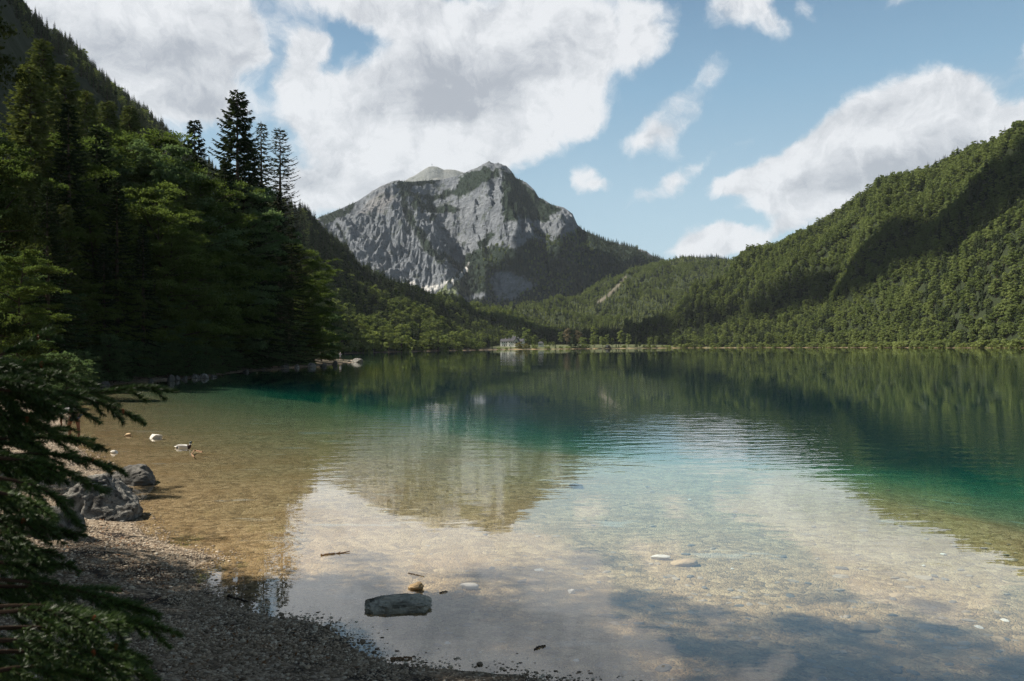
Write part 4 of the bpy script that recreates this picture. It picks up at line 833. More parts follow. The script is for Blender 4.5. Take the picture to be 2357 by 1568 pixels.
stick('stick', [(320, 1400), (392, 1366)], .008, 'thin pale twig on the gravel among dead leaves')
stick('stick', [(490, 1440), (560, 1436)], .007, 'thin dark twig on the dark gravel near the water', 'darkwood')
stick('stick', [(525, 1372), (570, 1385)], .018, 'short dark branch on the gravel beside the inlet', 'darkwood')
stick('stick', [(900, 1516), (948, 1514)], .014, 'pale stick on the gravel at the bottom edge')
stick('twig', [(1230, 1494), (1242, 1489), (1254, 1486)], .012, 'small mossy twig floating near the bottom centre', 'darkwood', z=.006, cat='twig')
stick('twig', [(1012, 1365), (1030, 1361)], .010, 'tiny dark bark piece right of the grey slab', 'darkwood', z=.005, cat='twig')
stick('twig', [(255, 1310), (300, 1318)], .006, 'thin bent twig on the gravel below the big boulder', 'darkwood', cat='twig')
# undergrowth along the dark left shore
for i in range(46):
    x = 60 + i * 14.6 + g.uniform(-5, 5); a = float(pxaz(x)); dd = np.linspace(25, 240, 1500); q_ = sdist(np.sin(a) * dd, np.cos(a) * dd, LAKE); hit = np.where((q_ > 0) & (dd > 60 - .05 * x))[0]
    d = float(dd[hit[0]]) + g.uniform(1.5, 5); X_, Y_ = math.sin(a) * d, math.cos(a) * d; e = obj('bush', None, None, (X_, Y_, gz1(X_, Y_)), g.uniform(0, 6.28), g.uniform(.22, .5) * (.7 if d < 80 else 1.1)); obj('stem', NB[4][0], e); obj('foliage', NB[4][1], e); tag(e, 'dark leafy undergrowth bush at the foot of the left wood by the water', 'bush', 'undergrowth bushes along the left shore')
# ------------------------------------------------------------------ duck (one continuous body, wings as parts)
M['dk_body'] = plain('grey_white_plumage', (.62, .60, .56), .7, .2, .12, 60); M['dk_head'] = plain('dark_green_plumage', (.006, .03, .028), .35, .5, .3, 60); M['dk_breast'] = plain('brown_plumage', (.05, .028, .02), .7, .2, .2, 60); M['dk_bill'] = plain('yellow_bill', (.55, .42, .06), .5, .4, .1, 60); M['white'] = plain('white', (.75, .74, .72), .8, .2, .06, 20); M['blackm'] = plain('black', (.01, .01, .011), .5, .4, .2, 20)
sp_ = [(-.30, .055, .004, .004, 0), (-.27, .05, .03, .012, 0), (-.22, .035, .065, .035, 5), (-.16, .022, .088, .062, 0), (-.08, .012, .100, .080, 0), (0, .008, .102, .086, 0), (.07, .012, .096, .084, 0), (.12, .022, .080, .076, 2), (.155, .042, .058, .062, 2), (.172, .070, .038, .044, 2), (.178, .098, .026, .030, 4), (.180, .112, .0255, .028, 4), (.182, .128, .026, .030, 1), (.186, .148, .030, .036, 1), (.197, .166, .033, .036, 1), (.216, .172, .030, .030, 1), (.232, .168, .020, .020, 1), (.240, .162, .014, .010, 3), (.262, .156, .013, .006, 3), (.285, .153, .011, .004, 3), (.292, .152, .003, .002, 3)]
b = MB(); k = 14; P = np.array([(q[0], 0, q[1]) for q in sp_]); T = np.gradient(P, axis=0); T /= np.linalg.norm(T, axis=1)[:, None]; Nn = np.stack([-T[:, 2], 0 * T[:, 0], T[:, 0]], 1); t = np.arange(k) * 2 * np.pi / k
V = P[:, None] + np.cos(t)[None, :, None] * np.array([0, 1, 0]) * np.array([q[2] for q in sp_])[:, None, None] + np.sin(t)[None, :, None] * Nn[:, None] * np.array([q[3] for q in sp_])[:, None, None]
b.V.append(V.reshape(-1, 3)); b.n = V.size // 3
for i in range(len(sp_) - 1): b.Q.append(np.array([(i * k + j, (i + 1) * k + j, (i + 1) * k + (j + 1) % k, i * k + (j + 1) % k) for j in range(k)])); b.qm.append(np.full(k, sp_[i][4]))
dme = b.mesh('body', [M['dk_body'], M['dk_head'], M['dk_breast'], M['dk_bill'], M['white'], M['blackm']], True)
P = onz(424, 1030.5); dk = obj('duck', None, None, (P[0], P[1], -.01), .12, 1.05); tag(dk, 'drake with dark green head swimming to the right in the shallows', 'duck'); obj('body', dme, dk)
for s in (-1, 1):
    V, Fc = ICO3; V2 = V * np.array([.17, .018, .052]) ; V2[:, 2] += .03 * (V[:, 0] < 0) * -V[:, 0]; V2 = V2 + np.array([-.05, s * (.088 - .0), .048]); V2[:, 1] -= s * .25 * np.clip(-.05 - V2[:, 0], 0, 1) ** 1.0 * .9; obj('wing', mkmesh('wing', V2, Fc, True, [M['dk_body']]), dk)
for s in (-1, 1): V, Fc = ICO2; obj('eye', mkmesh('eye', V * .0045 + np.array([.212, s * .029, .176]), Fc, True, [M['blackm']]), dk)
# ------------------------------------------------------------------ people
def skin_body(name, joints, bones, mats, parent, sub=2, matfn=None):
    """joints: name -> (pos, radius); one continuous skinned surface"""
    ks = list(joints); me = bpy.data.meshes.new(name); me.from_pydata([joints[k][0] for k in ks], [(ks.index(a), ks.index(c)) for a, c in bones], [])
    o = bpy.data.objects.new(name, me); COL.objects.link(o); md = o.modifiers.new('skin', 'SKIN'); md.use_smooth_shade = True; sk = me.skin_vertices[0].data
    for i, k in enumerate(ks): r = joints[k][1]; sk[i].radius = (r, r) if np.isscalar(r) else r
    sk[0].use_root = True; sb = o.modifiers.new('sub', 'SUBSURF'); sb.levels = sb.render_levels = sub
    dg = bpy.context.evaluated_depsgraph_get(); m2 = bpy.data.meshes.new_from_object(o.evaluated_get(dg)); bpy.data.objects.remove(o)
    m2.name = name; m2.materials.clear()
    for m in mats: m2.materials.append(M[m])
    if matfn:
        for p in m2.polygons: p.material_index = matfn(p.center)
    q = obj(name, m2, parent); return q
M['skin'] = plain('skin', (.42, .24, .16), .6, .3, .08, 20); M['tanskin'] = plain('tanned_skin', (.20, .085, .045), .6, .3, .1, 20); M['shirt'] = plain('white_shirt', (.72, .71, .70), .85, .1, .06, 8, .004); M['shorts'] = plain('khaki_shorts', (.22, .20, .16), .9, .1, .1, 8); M['navy'] = plain('dark_shorts', (.015, .017, .025), .9, .1, .1, 8); M['hair'] = plain('brown_hair', (.05, .03, .02), .8, .2, .3, 60)
def hand(J, B, tag_, wrist, palm, dirv, side, r=.009, curl=(0, 0, -1)):
    d = np.array(dirv, float); d /= np.linalg.norm(d); s = np.array(side, float); c = np.array(curl, float); p = np.array(palm, float)
    J[tag_ + 'palm'] = (tuple(p), (.036, .020)); B.append((wrist, tag_ + 'palm'))
    for f, (off, ln) in enumerate(((-.030, .070), (-.010, .080), (.010, .076), (.030, .060))):
        prev = tag_ + 'palm'; a = p + s * off + d * .045
        for q in range(3): nm = '%sf%d%d' % (tag_, f, q); J[nm] = (tuple(a), r * (1 - .12 * q)); B.append((prev, nm)); prev = nm; a = a + (d * (1 - .35 * q) + c * .35 * (q + .4)) * ln * .42
    a = p - s * .038 + d * .005; prev = tag_ + 'palm'
    for q in range(2): nm = '%st%d' % (tag_, q); J[nm] = (tuple(a), r * 1.15); B.append((prev, nm)); prev = nm; a = a + (d * .6 - s * .6) * .035
def head_mesh(c, tilt=(0, 0), face=(0, -1)):
    V, Fc = ICO4; V = V.copy(); R = np.array([.075, .095, .115]); fx = V[:, 1] < 0; V2 = V * R
    V2[:, 1] -= .016 * np.exp(-((V2[:, 0] / .016) ** 2 + ((V2[:, 2] + .012) / .022) ** 2)) * fx            # nose
    for s in (-1, 1):
        V2[:, 1] += .010 * np.exp(-(((V2[:, 0] - s * .030) / .014) ** 2 + ((V2[:, 2] - .012) / .010) ** 2)) * fx; V2[:, 0] += s * .014 * np.exp(-(((V2[:, 0] - s * .075) / .02) ** 2 + ((V2[:, 1]) / .018) ** 2 + (V2[:, 2] / .028) ** 2))
    V2[:, 1] += .005 * np.exp(-((V2[:, 0] / .022) ** 2 + ((V2[:, 2] + .052) / .005) ** 2)) * fx; V2[:, :2] *= (1 - .22 * smooth(-V2[:, 2], .03, .115))[:, None]
    return V2 + np.array(c), Fc
def standing_person(loc, rz):
    e = obj('person', None, None, loc, rz); tag(e, 'person in a white cap, loose white shirt and khaki shorts standing on the stony point', 'person')
    J = {'hip': ((0, 0, .94), (.15, .11)), 'waist': ((0, 0, 1.08), (.135, .10)), 'chest': ((0, .0, 1.30), (.165, .11)), 'neck0': ((0, .01, 1.46), .062), 'neck': ((0, 0, 1.54), .052), 'head': ((0, -.01, 1.63), .07)}
    B = [('hip', 'waist'), ('waist', 'chest'), ('chest', 'neck0'), ('neck0', 'neck'), ('neck', 'head')]
    for s, n in ((-1, 'l'), (1, 'r')):
        J[n + 'th'] = ((s * .10, 0, .86), .092); J[n + 'kn'] = ((s * .12, -.01, .50), .058); J[n + 'cf'] = ((s * .125, .015, .34), .056); J[n + 'an'] = ((s * .13, .02, .09), .038); J[n + 'he'] = ((s * .13, .03, .045), .042); J[n + 'to'] = ((s * .145, -.15, .03), (.036, .028))
        B += [('hip', n + 'th'), (n + 'th', n + 'kn'), (n + 'kn', n + 'cf'), (n + 'cf', n + 'an'), (n + 'an', n + 'he'), (n + 'he', n + 'to')]
        J[n + 'sh'] = ((s * .19, 0, 1.42), .058); J[n + 'el'] = ((s * .27, -.06, 1.16), .042); J[n + 'wr'] = ((s * .09, -.27, 1.28), .026); B += [('chest', n + 'sh'), (n + 'sh', n + 'el'), (n + 'el', n + 'wr')]
        hand(J, B, n, n + 'wr', (s * .055, -.31, 1.31), (-s * .8, -.3, .4), (0, .3, .8), curl=(-s * .3, .8, 0))
    bd = skin_body('body', J, B, ['skin'], e, 2)
    V, Fc = head_mesh((0, -.01, 1.665)); me = bd.data; n0 = len(me.vertices); 
    V0 = np.array([v.co[:] for v in me.vertices]); F0 = [list(p.vertices) for p in me.polygons]; F1 = [[int(q) + n0 for q in f] for f in Fc]
    m2 = bpy.data.meshes.new('body'); m2.from_pydata([tuple(v) for v in V0] + [tuple(v) for v in V], [], F0 + F1); m2.materials.append(M['skin']); m2.polygons.foreach_set('use_smooth', np.ones(len(m2.polygons), bool)); bd.data = m2
    J2 = {'a': ((0, 0, 1.00), (.19, .14)), 'b': ((0, 0, 1.16), (.175, .13)), 'c': ((0, 0, 1.36), (.185, .125)), 'd': ((0, .005, 1.46), (.09, .08))}; B2 = [('a', 'b'), ('b', 'c'), ('c', 'd')]
    J2['z'] = ((0, 0, .80), (.20, .15)); B2.append(('a', 'z'))
    for s, n in ((-1, 'l'), (1, 'r')): J2[n + 's'] = ((s * .195, 0, 1.41), .075); J2[n + 'e'] = ((s * .265, -.05, 1.19), .066); B2 += [('c', n + 's'), (n + 's', n + 'e')]
    skin_body('shirt', J2, B2, ['shirt'], e, 2)
    J3 = {'a': ((0, 0, .93), (.165, .125))}; B3 = []
    for s, n in ((-1, 'l'), (1, 'r')): J3[n + 't'] = ((s * .105, 0, .82), .112); J3[n + 'k'] = ((s * .118, 0, .52), .092); B3 += [('a', n + 't'), (n + 't', n + 'k')]
    skin_body('shorts', J3, B3, ['shorts'], e, 1)
    V, Fc = ICO3; V2 = V * np.array([.086, .104, .085]); V2[:, 2] = np.maximum(V2[:, 2], -.012); V2 = V2 + np.array([0, -.005, 1.715]); cp = obj('cap', mkmesh('cap', V2, Fc, True, [M['white']]), e)
    V3 = V * np.array([.066, .075, .007]) + np.array([0, -.105, 1.705]); obj('visor', mkmesh('visor', V3, Fc, True, [M['white']]), cp)
    for s in (-1, 1): V3 = V * np.array([.048, .125, .045]) + np.array([s * .138, -.055, .035]); obj('shoe', mkmesh('shoe', V3, Fc, True, [M['white']]), e)
    return e
P = at(783.5, 829, 190); standing_person((P[0], P[1], gz1(P[0], P[1]) - .01), math.radians(15))
ph = MB(); ph.box((0, 0, 0), (.075, .012, .15)); a = P / np.linalg.norm(P[:2]); o = obj('phone', ph.mesh('phone', [M['blackm']]), None, (P[0] - .086, P[1] - .31, gz1(P[0], P[1]) + 1.34), .26); tag(o, 'small dark phone held at the chest of the standing person', 'phone')
def bending_person(loc, rz):
    e = obj('person', None, None, loc, rz); tag(e, 'person in a white top and dark shorts bending forward behind the spruce boughs', 'person')
    J = {'hip': ((0, 0, .90), (.16, .13)), 'waist': ((.16, 0, 1.0), (.12, .145)), 'chest': ((.38, 0, 1.03), (.12, .16)), 'neck': ((.56, 0, .98), .055), 'head': ((.66, 0, .94), .08)}
    B = [('hip', 'waist'), ('waist', 'chest'), ('chest', 'neck'), ('neck', 'head')]
    for s, n in ((-1, 'l'), (1, 'r')):
        J[n + 'th'] = ((.01, s * .10, .82), .10); J[n + 'kn'] = ((.06 + .08 * s, s * .12, .48), .062); J[n + 'cf'] = ((.03 + .08 * s, s * .12, .33), .058); J[n + 'an'] = ((.02 + .08 * s, s * .12, .08), .04); J[n + 'to'] = ((.18 + .08 * s, s * .13, .03), (.036, .028)); B += [('hip', n + 'th'), (n + 'th', n + 'kn'), (n + 'kn', n + 'cf'), (n + 'cf', n + 'an'), (n + 'an', n + 'to')]
        J[n + 'sh'] = ((.45, s * .18, .99), .058); J[n + 'el'] = ((.50, s * .21, .70), .042); J[n + 'wr'] = ((.58, s * .15, .46), .027); B += [('chest', n + 'sh'), (n + 'sh', n + 'el'), (n + 'el', n + 'wr')]; hand(J, B, n, n + 'wr', (.60, s * .14, .40), (.2, 0, -1), (1, 0, .2), curl=(.2, -s * .5, 0))
    skin_body('body', J, B, ['tanskin'], e, 2)
    J2 = {'a': ((.08, 0, .97), (.165, .15)), 'b': ((.22, 0, 1.02), (.145, .165)), 'c': ((.40, 0, 1.03), (.14, .175))}; B2 = [('a', 'b'), ('b', 'c')]
    for s, n in ((-1, 'l'), (1, 'r')): J2[n + 's'] = ((.45, s * .185, .99), .075); J2[n + 'e'] = ((.49, s * .21, .80), .062); B2 += [('c', n + 's'), (n + 's', n + 'e')]
    skin_body('shirt', J2, B2, ['shirt'], e, 2)
    J3 = {'a': ((0, 0, .90), (.175, .145))}; B3 = []
    for s, n in ((-1, 'l'), (1, 'r')): J3[n + 't'] = ((.015, s * .105, .78), .118); J3[n + 'k'] = ((.05, s * .118, .60), .095); B3 += [('a', n + 't'), (n + 't', n + 'k')]
    skin_body('shorts', J3, B3, ['navy'], e, 1)
    V, Fc = ICO3; V2 = V * np.array([.098, .082, .088]) + np.array([.665, 0, .965]); obj('hair', mkmesh('hair', V2, Fc, True, [M['hair']]), e); return e
P = onz(172, 1003, .1); bending_person((P[0], P[1], max(gz1(P[0], P[1]), .0) - .01), 2.6)
# sneakers left on the big boulder
M['sole'] = plain('white_rubber', (.6, .6, .58), .7, .3, .08, 30)
def sneaker(loc, rz, label):
    e = obj('sneaker', None, None, loc, rz); tag(e, label, 'shoe', 'pair of sneakers on the boulder'); V, Fc = ICO3
    V2 = V * np.array([.145, .05, .022]); V2[:, 2] = np.clip(V2[:, 2], -.013, .013); V2[:, 1] *= 1 + .18 * np.sin(V[:, 0] * 3); obj('sole', mkmesh('sole', V2 + np.array([0, 0, .014]), Fc, True, [M['sole']]), e)
    V3 = V * np.array([.135, .045, .05]); V3[:, 2] *= 1 + .75 * smooth(-V[:, 0], -.1, .8); obj('upper', mkmesh('upper', V3 + np.array([-.005, 0, .05]), Fc, True, [M['blackm']]), e)
def onrock(x, y, zz): P = onz(x, y, zz); return (P[0], P[1], P[2])
sneaker(onrock(209, 1116, .90), .25, 'left black sneaker with thick white sole on top of the big boulder'); sneaker(onrock(226, 1119, .87), .1, 'right black sneaker with thick white sole on top of the big boulder')
# ------------------------------------------------------------------ house, shed, boathouse, boats, summit cross
M['plaster'] = plain('white_plaster', (.78, .76, .72), .9, .1, .05, .6); M['slate'] = plain('dark_roof', (.055, .055, .062), .8, .2, .25, 2); M['glassd'] = plain('dark_glass', (.02, .022, .025), .15, .5, .2, 1); M['timber'] = plain('brown_timber', (.06, .04, .03), .8, .2, .3, 3); M['orange'] = plain('orange_hull', (.55, .13, .05), .5, .4, .1, 2); M['steel'] = plain('grey_steel', (.25, .25, .25), .5, .4, .1, 2)
def gable_roof(b, x0, x1, y0, y1, z, h, axis='x', ov=.5, th=.25):
    if axis == 'x':
        yc = (y0 + y1) / 2; pr = [(y0 - ov, z - ov * h / ((y1 - y0) / 2)), (yc, z + h), (y1 + ov, z - ov * h / ((y1 - y0) / 2))]
        q = [(x, p[0], p[1] + t) for x in (x0 - ov, x1 + ov) for t in (0, th) for p in pr]
    else:
        xc = (x0 + x1) / 2; pr = [(x0 - ov, z - ov * h / ((x1 - x0) / 2)), (xc, z + h), (x1 + ov, z - ov * h / ((x1 - x0) / 2))]
        q = [(p[0], y, p[1] + t) for y in (y0 - ov, y1 + ov) for t in (0, th) for p in pr]
    b.add(q, [(0, 1, 7, 6), (1, 2, 8, 7), (3, 9, 10, 4), (4, 10, 11, 5), (0, 6, 9, 3), (2, 5, 11, 8), (0, 3, 4, 1), (1, 4, 5, 2), (6, 7, 10, 9), (7, 8, 11, 10)])
def wall_gable(b, x0, x1, y0, y1, z, h, axis):
    if axis == 'x':
        yc = (y0 + y1) / 2
        for x in (x0, x1): b.add([(x, y0, z), (x, y1, z), (x, yc, z + h)], [(0, 1, 2)])
    else:
        xc = (x0 + x1) / 2
        for y in (y0, y1): b.add([(x0, y, z), (x1, y, z), (xc, y, z + h)], [(0, 1, 2)])
a = float(pxaz(1180)); hx, hy = math.sin(a) * 932, math.cos(a) * 932; hz_ = gz1(hx, hy); hz_ = 3.4 if hz_ < 3.4 else hz_
house = obj('house', None, None, (hx, hy, hz_), math.radians(-18)); tag(house, 'long white two-storey lakeside house with dark roofs and a taller middle part', 'house')
b = MB(); b.box((-8.6, 0, 2.4), (10.6, 8, 7.2)); b.box((2.1, -.6, 2.6), (10.8, 11, 7.6)); b.box((10.6, 0, 2.3), (6.2, 8, 7.0)); wall_gable(b, 4.6, 11.4 - 2.2, -7.4, -3, 6.4, 3.2, 'y'); b.box((6.9, -6.4, 2.6), (4.6, 1.6, 7.6))
wall_gable(b, -13.9, 13.7, -4, 4, 5.9, 2.7, 'x'); obj('wall', b.mesh('wall', [M['plaster']]), house)
b = MB(); gable_roof(b, -13.9, -3.3, -4, 4, 6.0, 2.8); rf1 = obj('roof', b.mesh('roof', [M['slate']]), house); b = MB(); gable_roof(b, 7.5, 13.7, -4, 4, 5.8, 2.8); obj('roof', b.mesh('roof', [M['slate']]), house)
b = MB(); q = [(-4, -6.8, 6.2), (8.2, -6.8, 6.2), (8.2, 5.6, 6.2), (-4, 5.6, 6.2), (1.2, -1, 11.9), (3, -1, 11.9)]; b.add(q, [(0, 1, 5, 4), (2, 3, 4, 5), (3, 2, 1, 0)]); b.add(q, [(1, 2, 5), (3, 0, 4)]); rf = obj('roof', b.mesh('roof', [M['slate']]), house)
b = MB(); gable_roof(b, 4.4, 9.4, -8.2, -2, 6.3, 3.3, 'y'); obj('roof', b.mesh('roof', [M['slate']]), house)
for (cx_, cyy, z0, par) in ((-9, .5, 9.4, rf1), (-4.6, .5, 9.4, rf1), (.8, -.8, 12.4, rf), (3.8, -.5, 11.6, rf), (6.4, 1, 10.2, rf)):
    b = MB(); b.box((cx_, cyy, z0 - .6), (.7, .7, 2.4)); b.box((cx_, cyy, z0 + .7), (.9, .9, .25)); obj('chimney', b.mesh('chimney', [M['plaster']]), par)
for (wx, wy, wz, ww, wh) in [(-11, -4.0, 4.6, .9, 1.4), (-8.6, -4.0, 4.6, .9, 1.4), (-6.2, -4.0, 4.6, .9, 1.4), (-11, -4.0, 1.6, .9, 1.2), (-6.2, -4.0, 1.6, .9, 1.2), (-2, -6.1, 4.7, .9, 1.4), (.6, -6.1, 4.7, .9, 1.4), (-2, -6.1, 1.6, .9, 1.2), (2.6, -6.1, 4.7, .9, 1.4), (10, -4.0, 4.5, .9, 1.4), (12.2, -4.0, 4.5, .9, 1.4), (10, -4.0, 1.6, .9, 1.2), (6.9, -7.2, 4.6, 1.3, 1.9)]:
    b = MB(); b.box((wx, wy - .02, wz), (ww + .16, .10, wh + .16)); fr = obj('window', b.mesh('window', [M['timber']]), house); b = MB(); b.box((wx, wy - .06, wz), (ww, .06, wh)); obj('pane', b.mesh('pane', [M['glassd']]), fr)
b = MB(); b.box((-8.6, -4.03, 1.3), (1.2, .12, 2.3)); obj('door', b.mesh('door', [M['timber']]), house)
b = MB(); b.box((6.9, -7.9, 3.4), (4.4, 1.3, .15)); b.box((6.9, -8.5, 4.0), (4.4, .08, .9)); obj('balcony', b.mesh('balcony', [M['timber']]), house)
a = float(pxaz(1245)); x, y = math.sin(a) * 930, math.cos(a) * 930; shed = obj('shed', None, None, (x, y, max(gz1(x, y), 4.4)), -.2); tag(shed, 'small white outbuilding with a dark hipped roof right of the white house', 'shed')
b = MB(); b.box((0, 0, .6), (5.4, 4, 4.0)); obj('wall', b.mesh('wall', [M['plaster']]), shed); b = MB(); b.add([(-3.3, -2.5, 2.6), (3.3, -2.5, 2.6), (3.3, 2.5, 2.6), (-3.3, 2.5, 2.6), (-1.6, 0, 4.5), (1.6, 0, 4.5)], [(0, 1, 5, 4), (2, 3, 4, 5), (3, 2, 1, 0)]); b.add([(3.3, -2.5, 2.6), (3.3, 2.5, 2.6), (1.6, 0, 4.5), (-3.3, 2.5, 2.6), (-3.3, -2.5, 2.6), (-1.6, 0, 4.5)], [(0, 1, 2), (3, 4, 5)]); obj('roof', b.mesh('roof', [M['slate']]), shed)
for wx in (-1.6, 0, 1.6): b = MB(); b.box((wx, -2.0, 1.2), (1.0, .12, 1.6)); obj('window', b.mesh('window', [M['glassd']]), shed)
a = float(pxaz(1399)); x, y = math.sin(a) * 953, math.cos(a) * 953; bh = obj('boathouse', None, None, (x, y, .2), .5); tag(bh, 'small dark timber boathouse with a pale roof edge at the far waterline', 'boathouse')
b = MB(); b.box((0, 0, .9), (4.0, 5, 2.2)); wall_gable(b, -2, 2, -2.5, 2.5, 2.0, 1.9, 'y'); obj('wall', b.mesh('wall', [M['timber']]), bh); b = MB(); gable_roof(b, -2, 2, -2.5, 2.5, 2.0, 2.0, 'y', .4, .12); obj('roof', b.mesh('roof', [M['steel']]), bh)
b = MB(); b.box((0, -2.55, .8), (1.6, .1, 1.7)); obj('door', b.mesh('door', [M['blackm']]), bh)
def boat(px_, py_, ln, m, label, rz=0):
    P = onz(px_, py_, .05); s = np.linspace(-1, 1, 15); b = MB(); V = []
    for q in s: w_ = .42 * (1 - abs(q) ** 2.4) + .01; V += [(q * ln / 2, -w_, .32 + .12 * q * q), (q * ln / 2, -w_ * .6, .04), (q * ln / 2, w_ * .6, .04), (q * ln / 2, w_, .32 + .12 * q * q), (q * ln / 2, w_ * .8, .26 + .12 * q * q), (q * ln / 2, 0, .12), (q * ln / 2, -w_ * .8, .26 + .12 * q * q)]
    b.add(V, [(i * 7 + j, i * 7 + (j + 1) % 7, i * 7 + 7 + (j + 1) % 7, i * 7 + 7 + j) for i in range(14) for j in range(7)]); o = obj('boat', None, None, (P[0], P[1], -.02), rz); obj('hull', b.mesh('hull', [M[m]], True), o)
    b = MB(); b.box((ln * .12, 0, .24), (.25, .62, .03)); b.box((-ln * .18, 0, .24), (.25, .62, .03)); obj('seat', b.mesh('seat', [M['timber']]), o); tag(o, label, 'boat')
boat(1446, 801.6, 5.5, 'orange', 'orange canoe lying at the pale far beach'); boat(1574, 800.2, 9.0, 'white', 'long white boat moored under the bushes of the right shore')
P = at(994.5, 383.5, 4500); cr = obj('summit_cross', None, None, (P[0], P[1], P[2] - 6), 0); tag(cr, 'tiny summit cross on the top of the pale far peak', 'cross'); b = MB(); b.box((0, 0, 9), (1.3, 1.3, 30)); obj('post', b.mesh('post', [M['steel']]), cr); b = MB(); b.box((0, 0, 17), (9, 1.25, 1.25)); obj('crossbar', b.mesh('crossbar', [M['steel']]), cr)
# trees and bushes of the lake meadow, one by one
M['darkbush'] = M['broad_far']
def fartree(me, px_, yt, d, label, cat='tree', name=None, group=None, wide=1.0, hide=.3):
    a = float(pxaz(px_)); x, y = math.sin(a) * d, math.cos(a) * d; z = gz1(x, y); top = float(at(px_, yt, d)[2]); h0 = max(v.co.z for v in me.vertices); s = (top - z + hide) / h0
    o = obj(name or me.name.split('.')[0], me, None, (x, y, z - hide), rng.uniform(0, 6.28), (s * wide, s * wide, s)); return tag(o, label, cat, group)
def shd(px_): 
    a = float(pxaz(px_)); dd = np.linspace(500, 1150, 1300); sd = sdist(np.sin(a) * dd, np.cos(a) * dd, LAKE); return float(dd[np.where(sd > 0)[0][0]])
FR = far_broad(71, 12, 3.4, 10, 70, .45, low=.2)
M['pinkish'] = leafmat('reddish_leaves', (.10, .085, .05), (.17, .14, .09), .3); M['yellowish'] = leafmat('yellow_green_leaves', (.10, .10, .03), (.18, .17, .06), .3)
FP = far_broad(72, 15, 4.4, 12, 62, .55, 'pinkish'); FYB = far_broad(73, 5, 3.0, 9, 60, .4, 'yellowish', low=.02)
for (me, x, yt, off, lb, cat, wide) in [
    (FB[0], 1212, 753, 55, 'large dark green tree just right of the white house', 'tree', 1.1), (FB[1], 1231, 770, 45, 'rounded green tree between the white house and the shed', 'tree', 1.0), (FS[0], 1217, 774, 14, 'dark spruce at the shore right of the white house', 'tree', 1.0),
    (FYB, 1194, 787, 6, 'yellowish bush in front of the middle of the white house', 'bush', 1.2), (FYB, 1211, 790, 8, 'yellow-brown bush right of the house front', 'bush', 1.3), (BU[0], 1232, 792, 5, 'wide green bush below the shed', 'bush', 1.5), (BU[1], 1148, 799.5, 3, 'low round bush on the meadow shore left of the house', 'bush', 1.3),
    (FS[1], 1133, 789, 3, 'small dark conifer on the shore left of the house', 'tree', 1.1), (FS[2], 1175.5, 795, 3, 'tiny dark conifer before the left wing of the house', 'tree', 1.2), (FR, 1256, 786, 48, 'leftmost small orchard tree right of the shed', 'tree', 1.3), (FR, 1265, 787, 44, 'middle small orchard tree right of the shed', 'tree', 1.3), (FR, 1273.5, 786, 40, 'rightmost small orchard tree right of the shed', 'tree', 1.3),
    (FS[1], 1278, 787, 4, 'dark conical conifer on the shore before the orchard trees', 'tree', 1.2), (FB[2], 1291, 763, 100, 'dark green rounded tree at the back of the meadow', 'tree', 1.0), (FP, 1305, 755, 70, 'pale tall tree behind the dark wide conifer', 'tree', .9), (FS[2], 1319, 762, 8, 'tall wide dark conifer in the middle of the meadow shore', 'tree', 1.4), (FP, 1332, 760, 60, 'reddish pale tree right of the wide dark conifer', 'tree', 1.0),
    (FB[3], 1341, 775.5, 30, 'round grey-green tree behind the shore bushes', 'tree', 1.3), (BU[0], 1349, 791, 6, 'broad low bush right of the wide dark conifer', 'bush', 1.8), (BU[1], 1337, 794, 4, 'low bush at the foot of the round grey-green tree', 'bush', 1.5), (FB[2], 1369, 750, 35, 'tallest pale tree standing above the meadow shore', 'tree', .9), (FB[1], 1367, 771, 7, 'wide bright green tree down to the water below the tallest pale tree', 'tree', 1.05), (FB[3], 1387, 774, 9, 'light green tree just left of the boathouse', 'tree', 1.1), (FB[2], 1398, 769, 16, 'narrow green tree behind the boathouse', 'tree', .9), (FB[0], 1409, 777, 12, 'bright green leaning tree right of the boathouse', 'tree', .8),
    (FB[0], 1428.7, 759.5, 40, 'tall shaded tree against the dark wood right of the boathouse', 'tree', .9), (FB[2], 1447, 767.5, 8, 'slim light green tree above the orange canoe', 'tree', .95), (FS[1], 1418, 789, 5, 'small dark conifer right of the boathouse', 'tree', 1.2), (FS[0], 1424, 791, 5, 'smaller twin of the small dark conifer right of the boathouse', 'tree', 1.2), (FS[1], 1464, 763.7, 10, 'slender dark conifer right of the canoe', 'tree', .8), (FB[3], 1472, 787, 8, 'little green tree on the pale beach', 'tree', 1.0), (FB[1], 1496.5, 775, 10, 'bright rounded tree at the right end of the pale beach', 'tree', .95), (FB[2], 1510.5, 773, 14, 'bright slender tree right of the pale beach', 'tree', .9),
    (BU[0], 1165, 800, 2, 'low bush under the left wing of the house', 'bush', 1.6), (BU[1], 1260, 797, 3, 'low scrub on the meadow shore below the orchard', 'bush', 1.8), (BU[0], 1292, 796.5, 3, 'low scrub right of the conical conifer', 'bush', 1.6), (BU[1], 1307, 797, 3, 'low scrub left of the wide dark conifer', 'bush', 1.6), (BU[1], 1436, 794, 5, 'brownish bush left of the canoe', 'bush', 1.2), (BU[0], 1484, 793, 6, 'round pale bush on the beach', 'bush', 1.5)]:
    fartree(me, x, yt, shd(x) + off, lb, cat, 'bush' if cat == 'bush' else ('spruce_tree' if me in FS else 'broadleaf_tree'), None, wide)
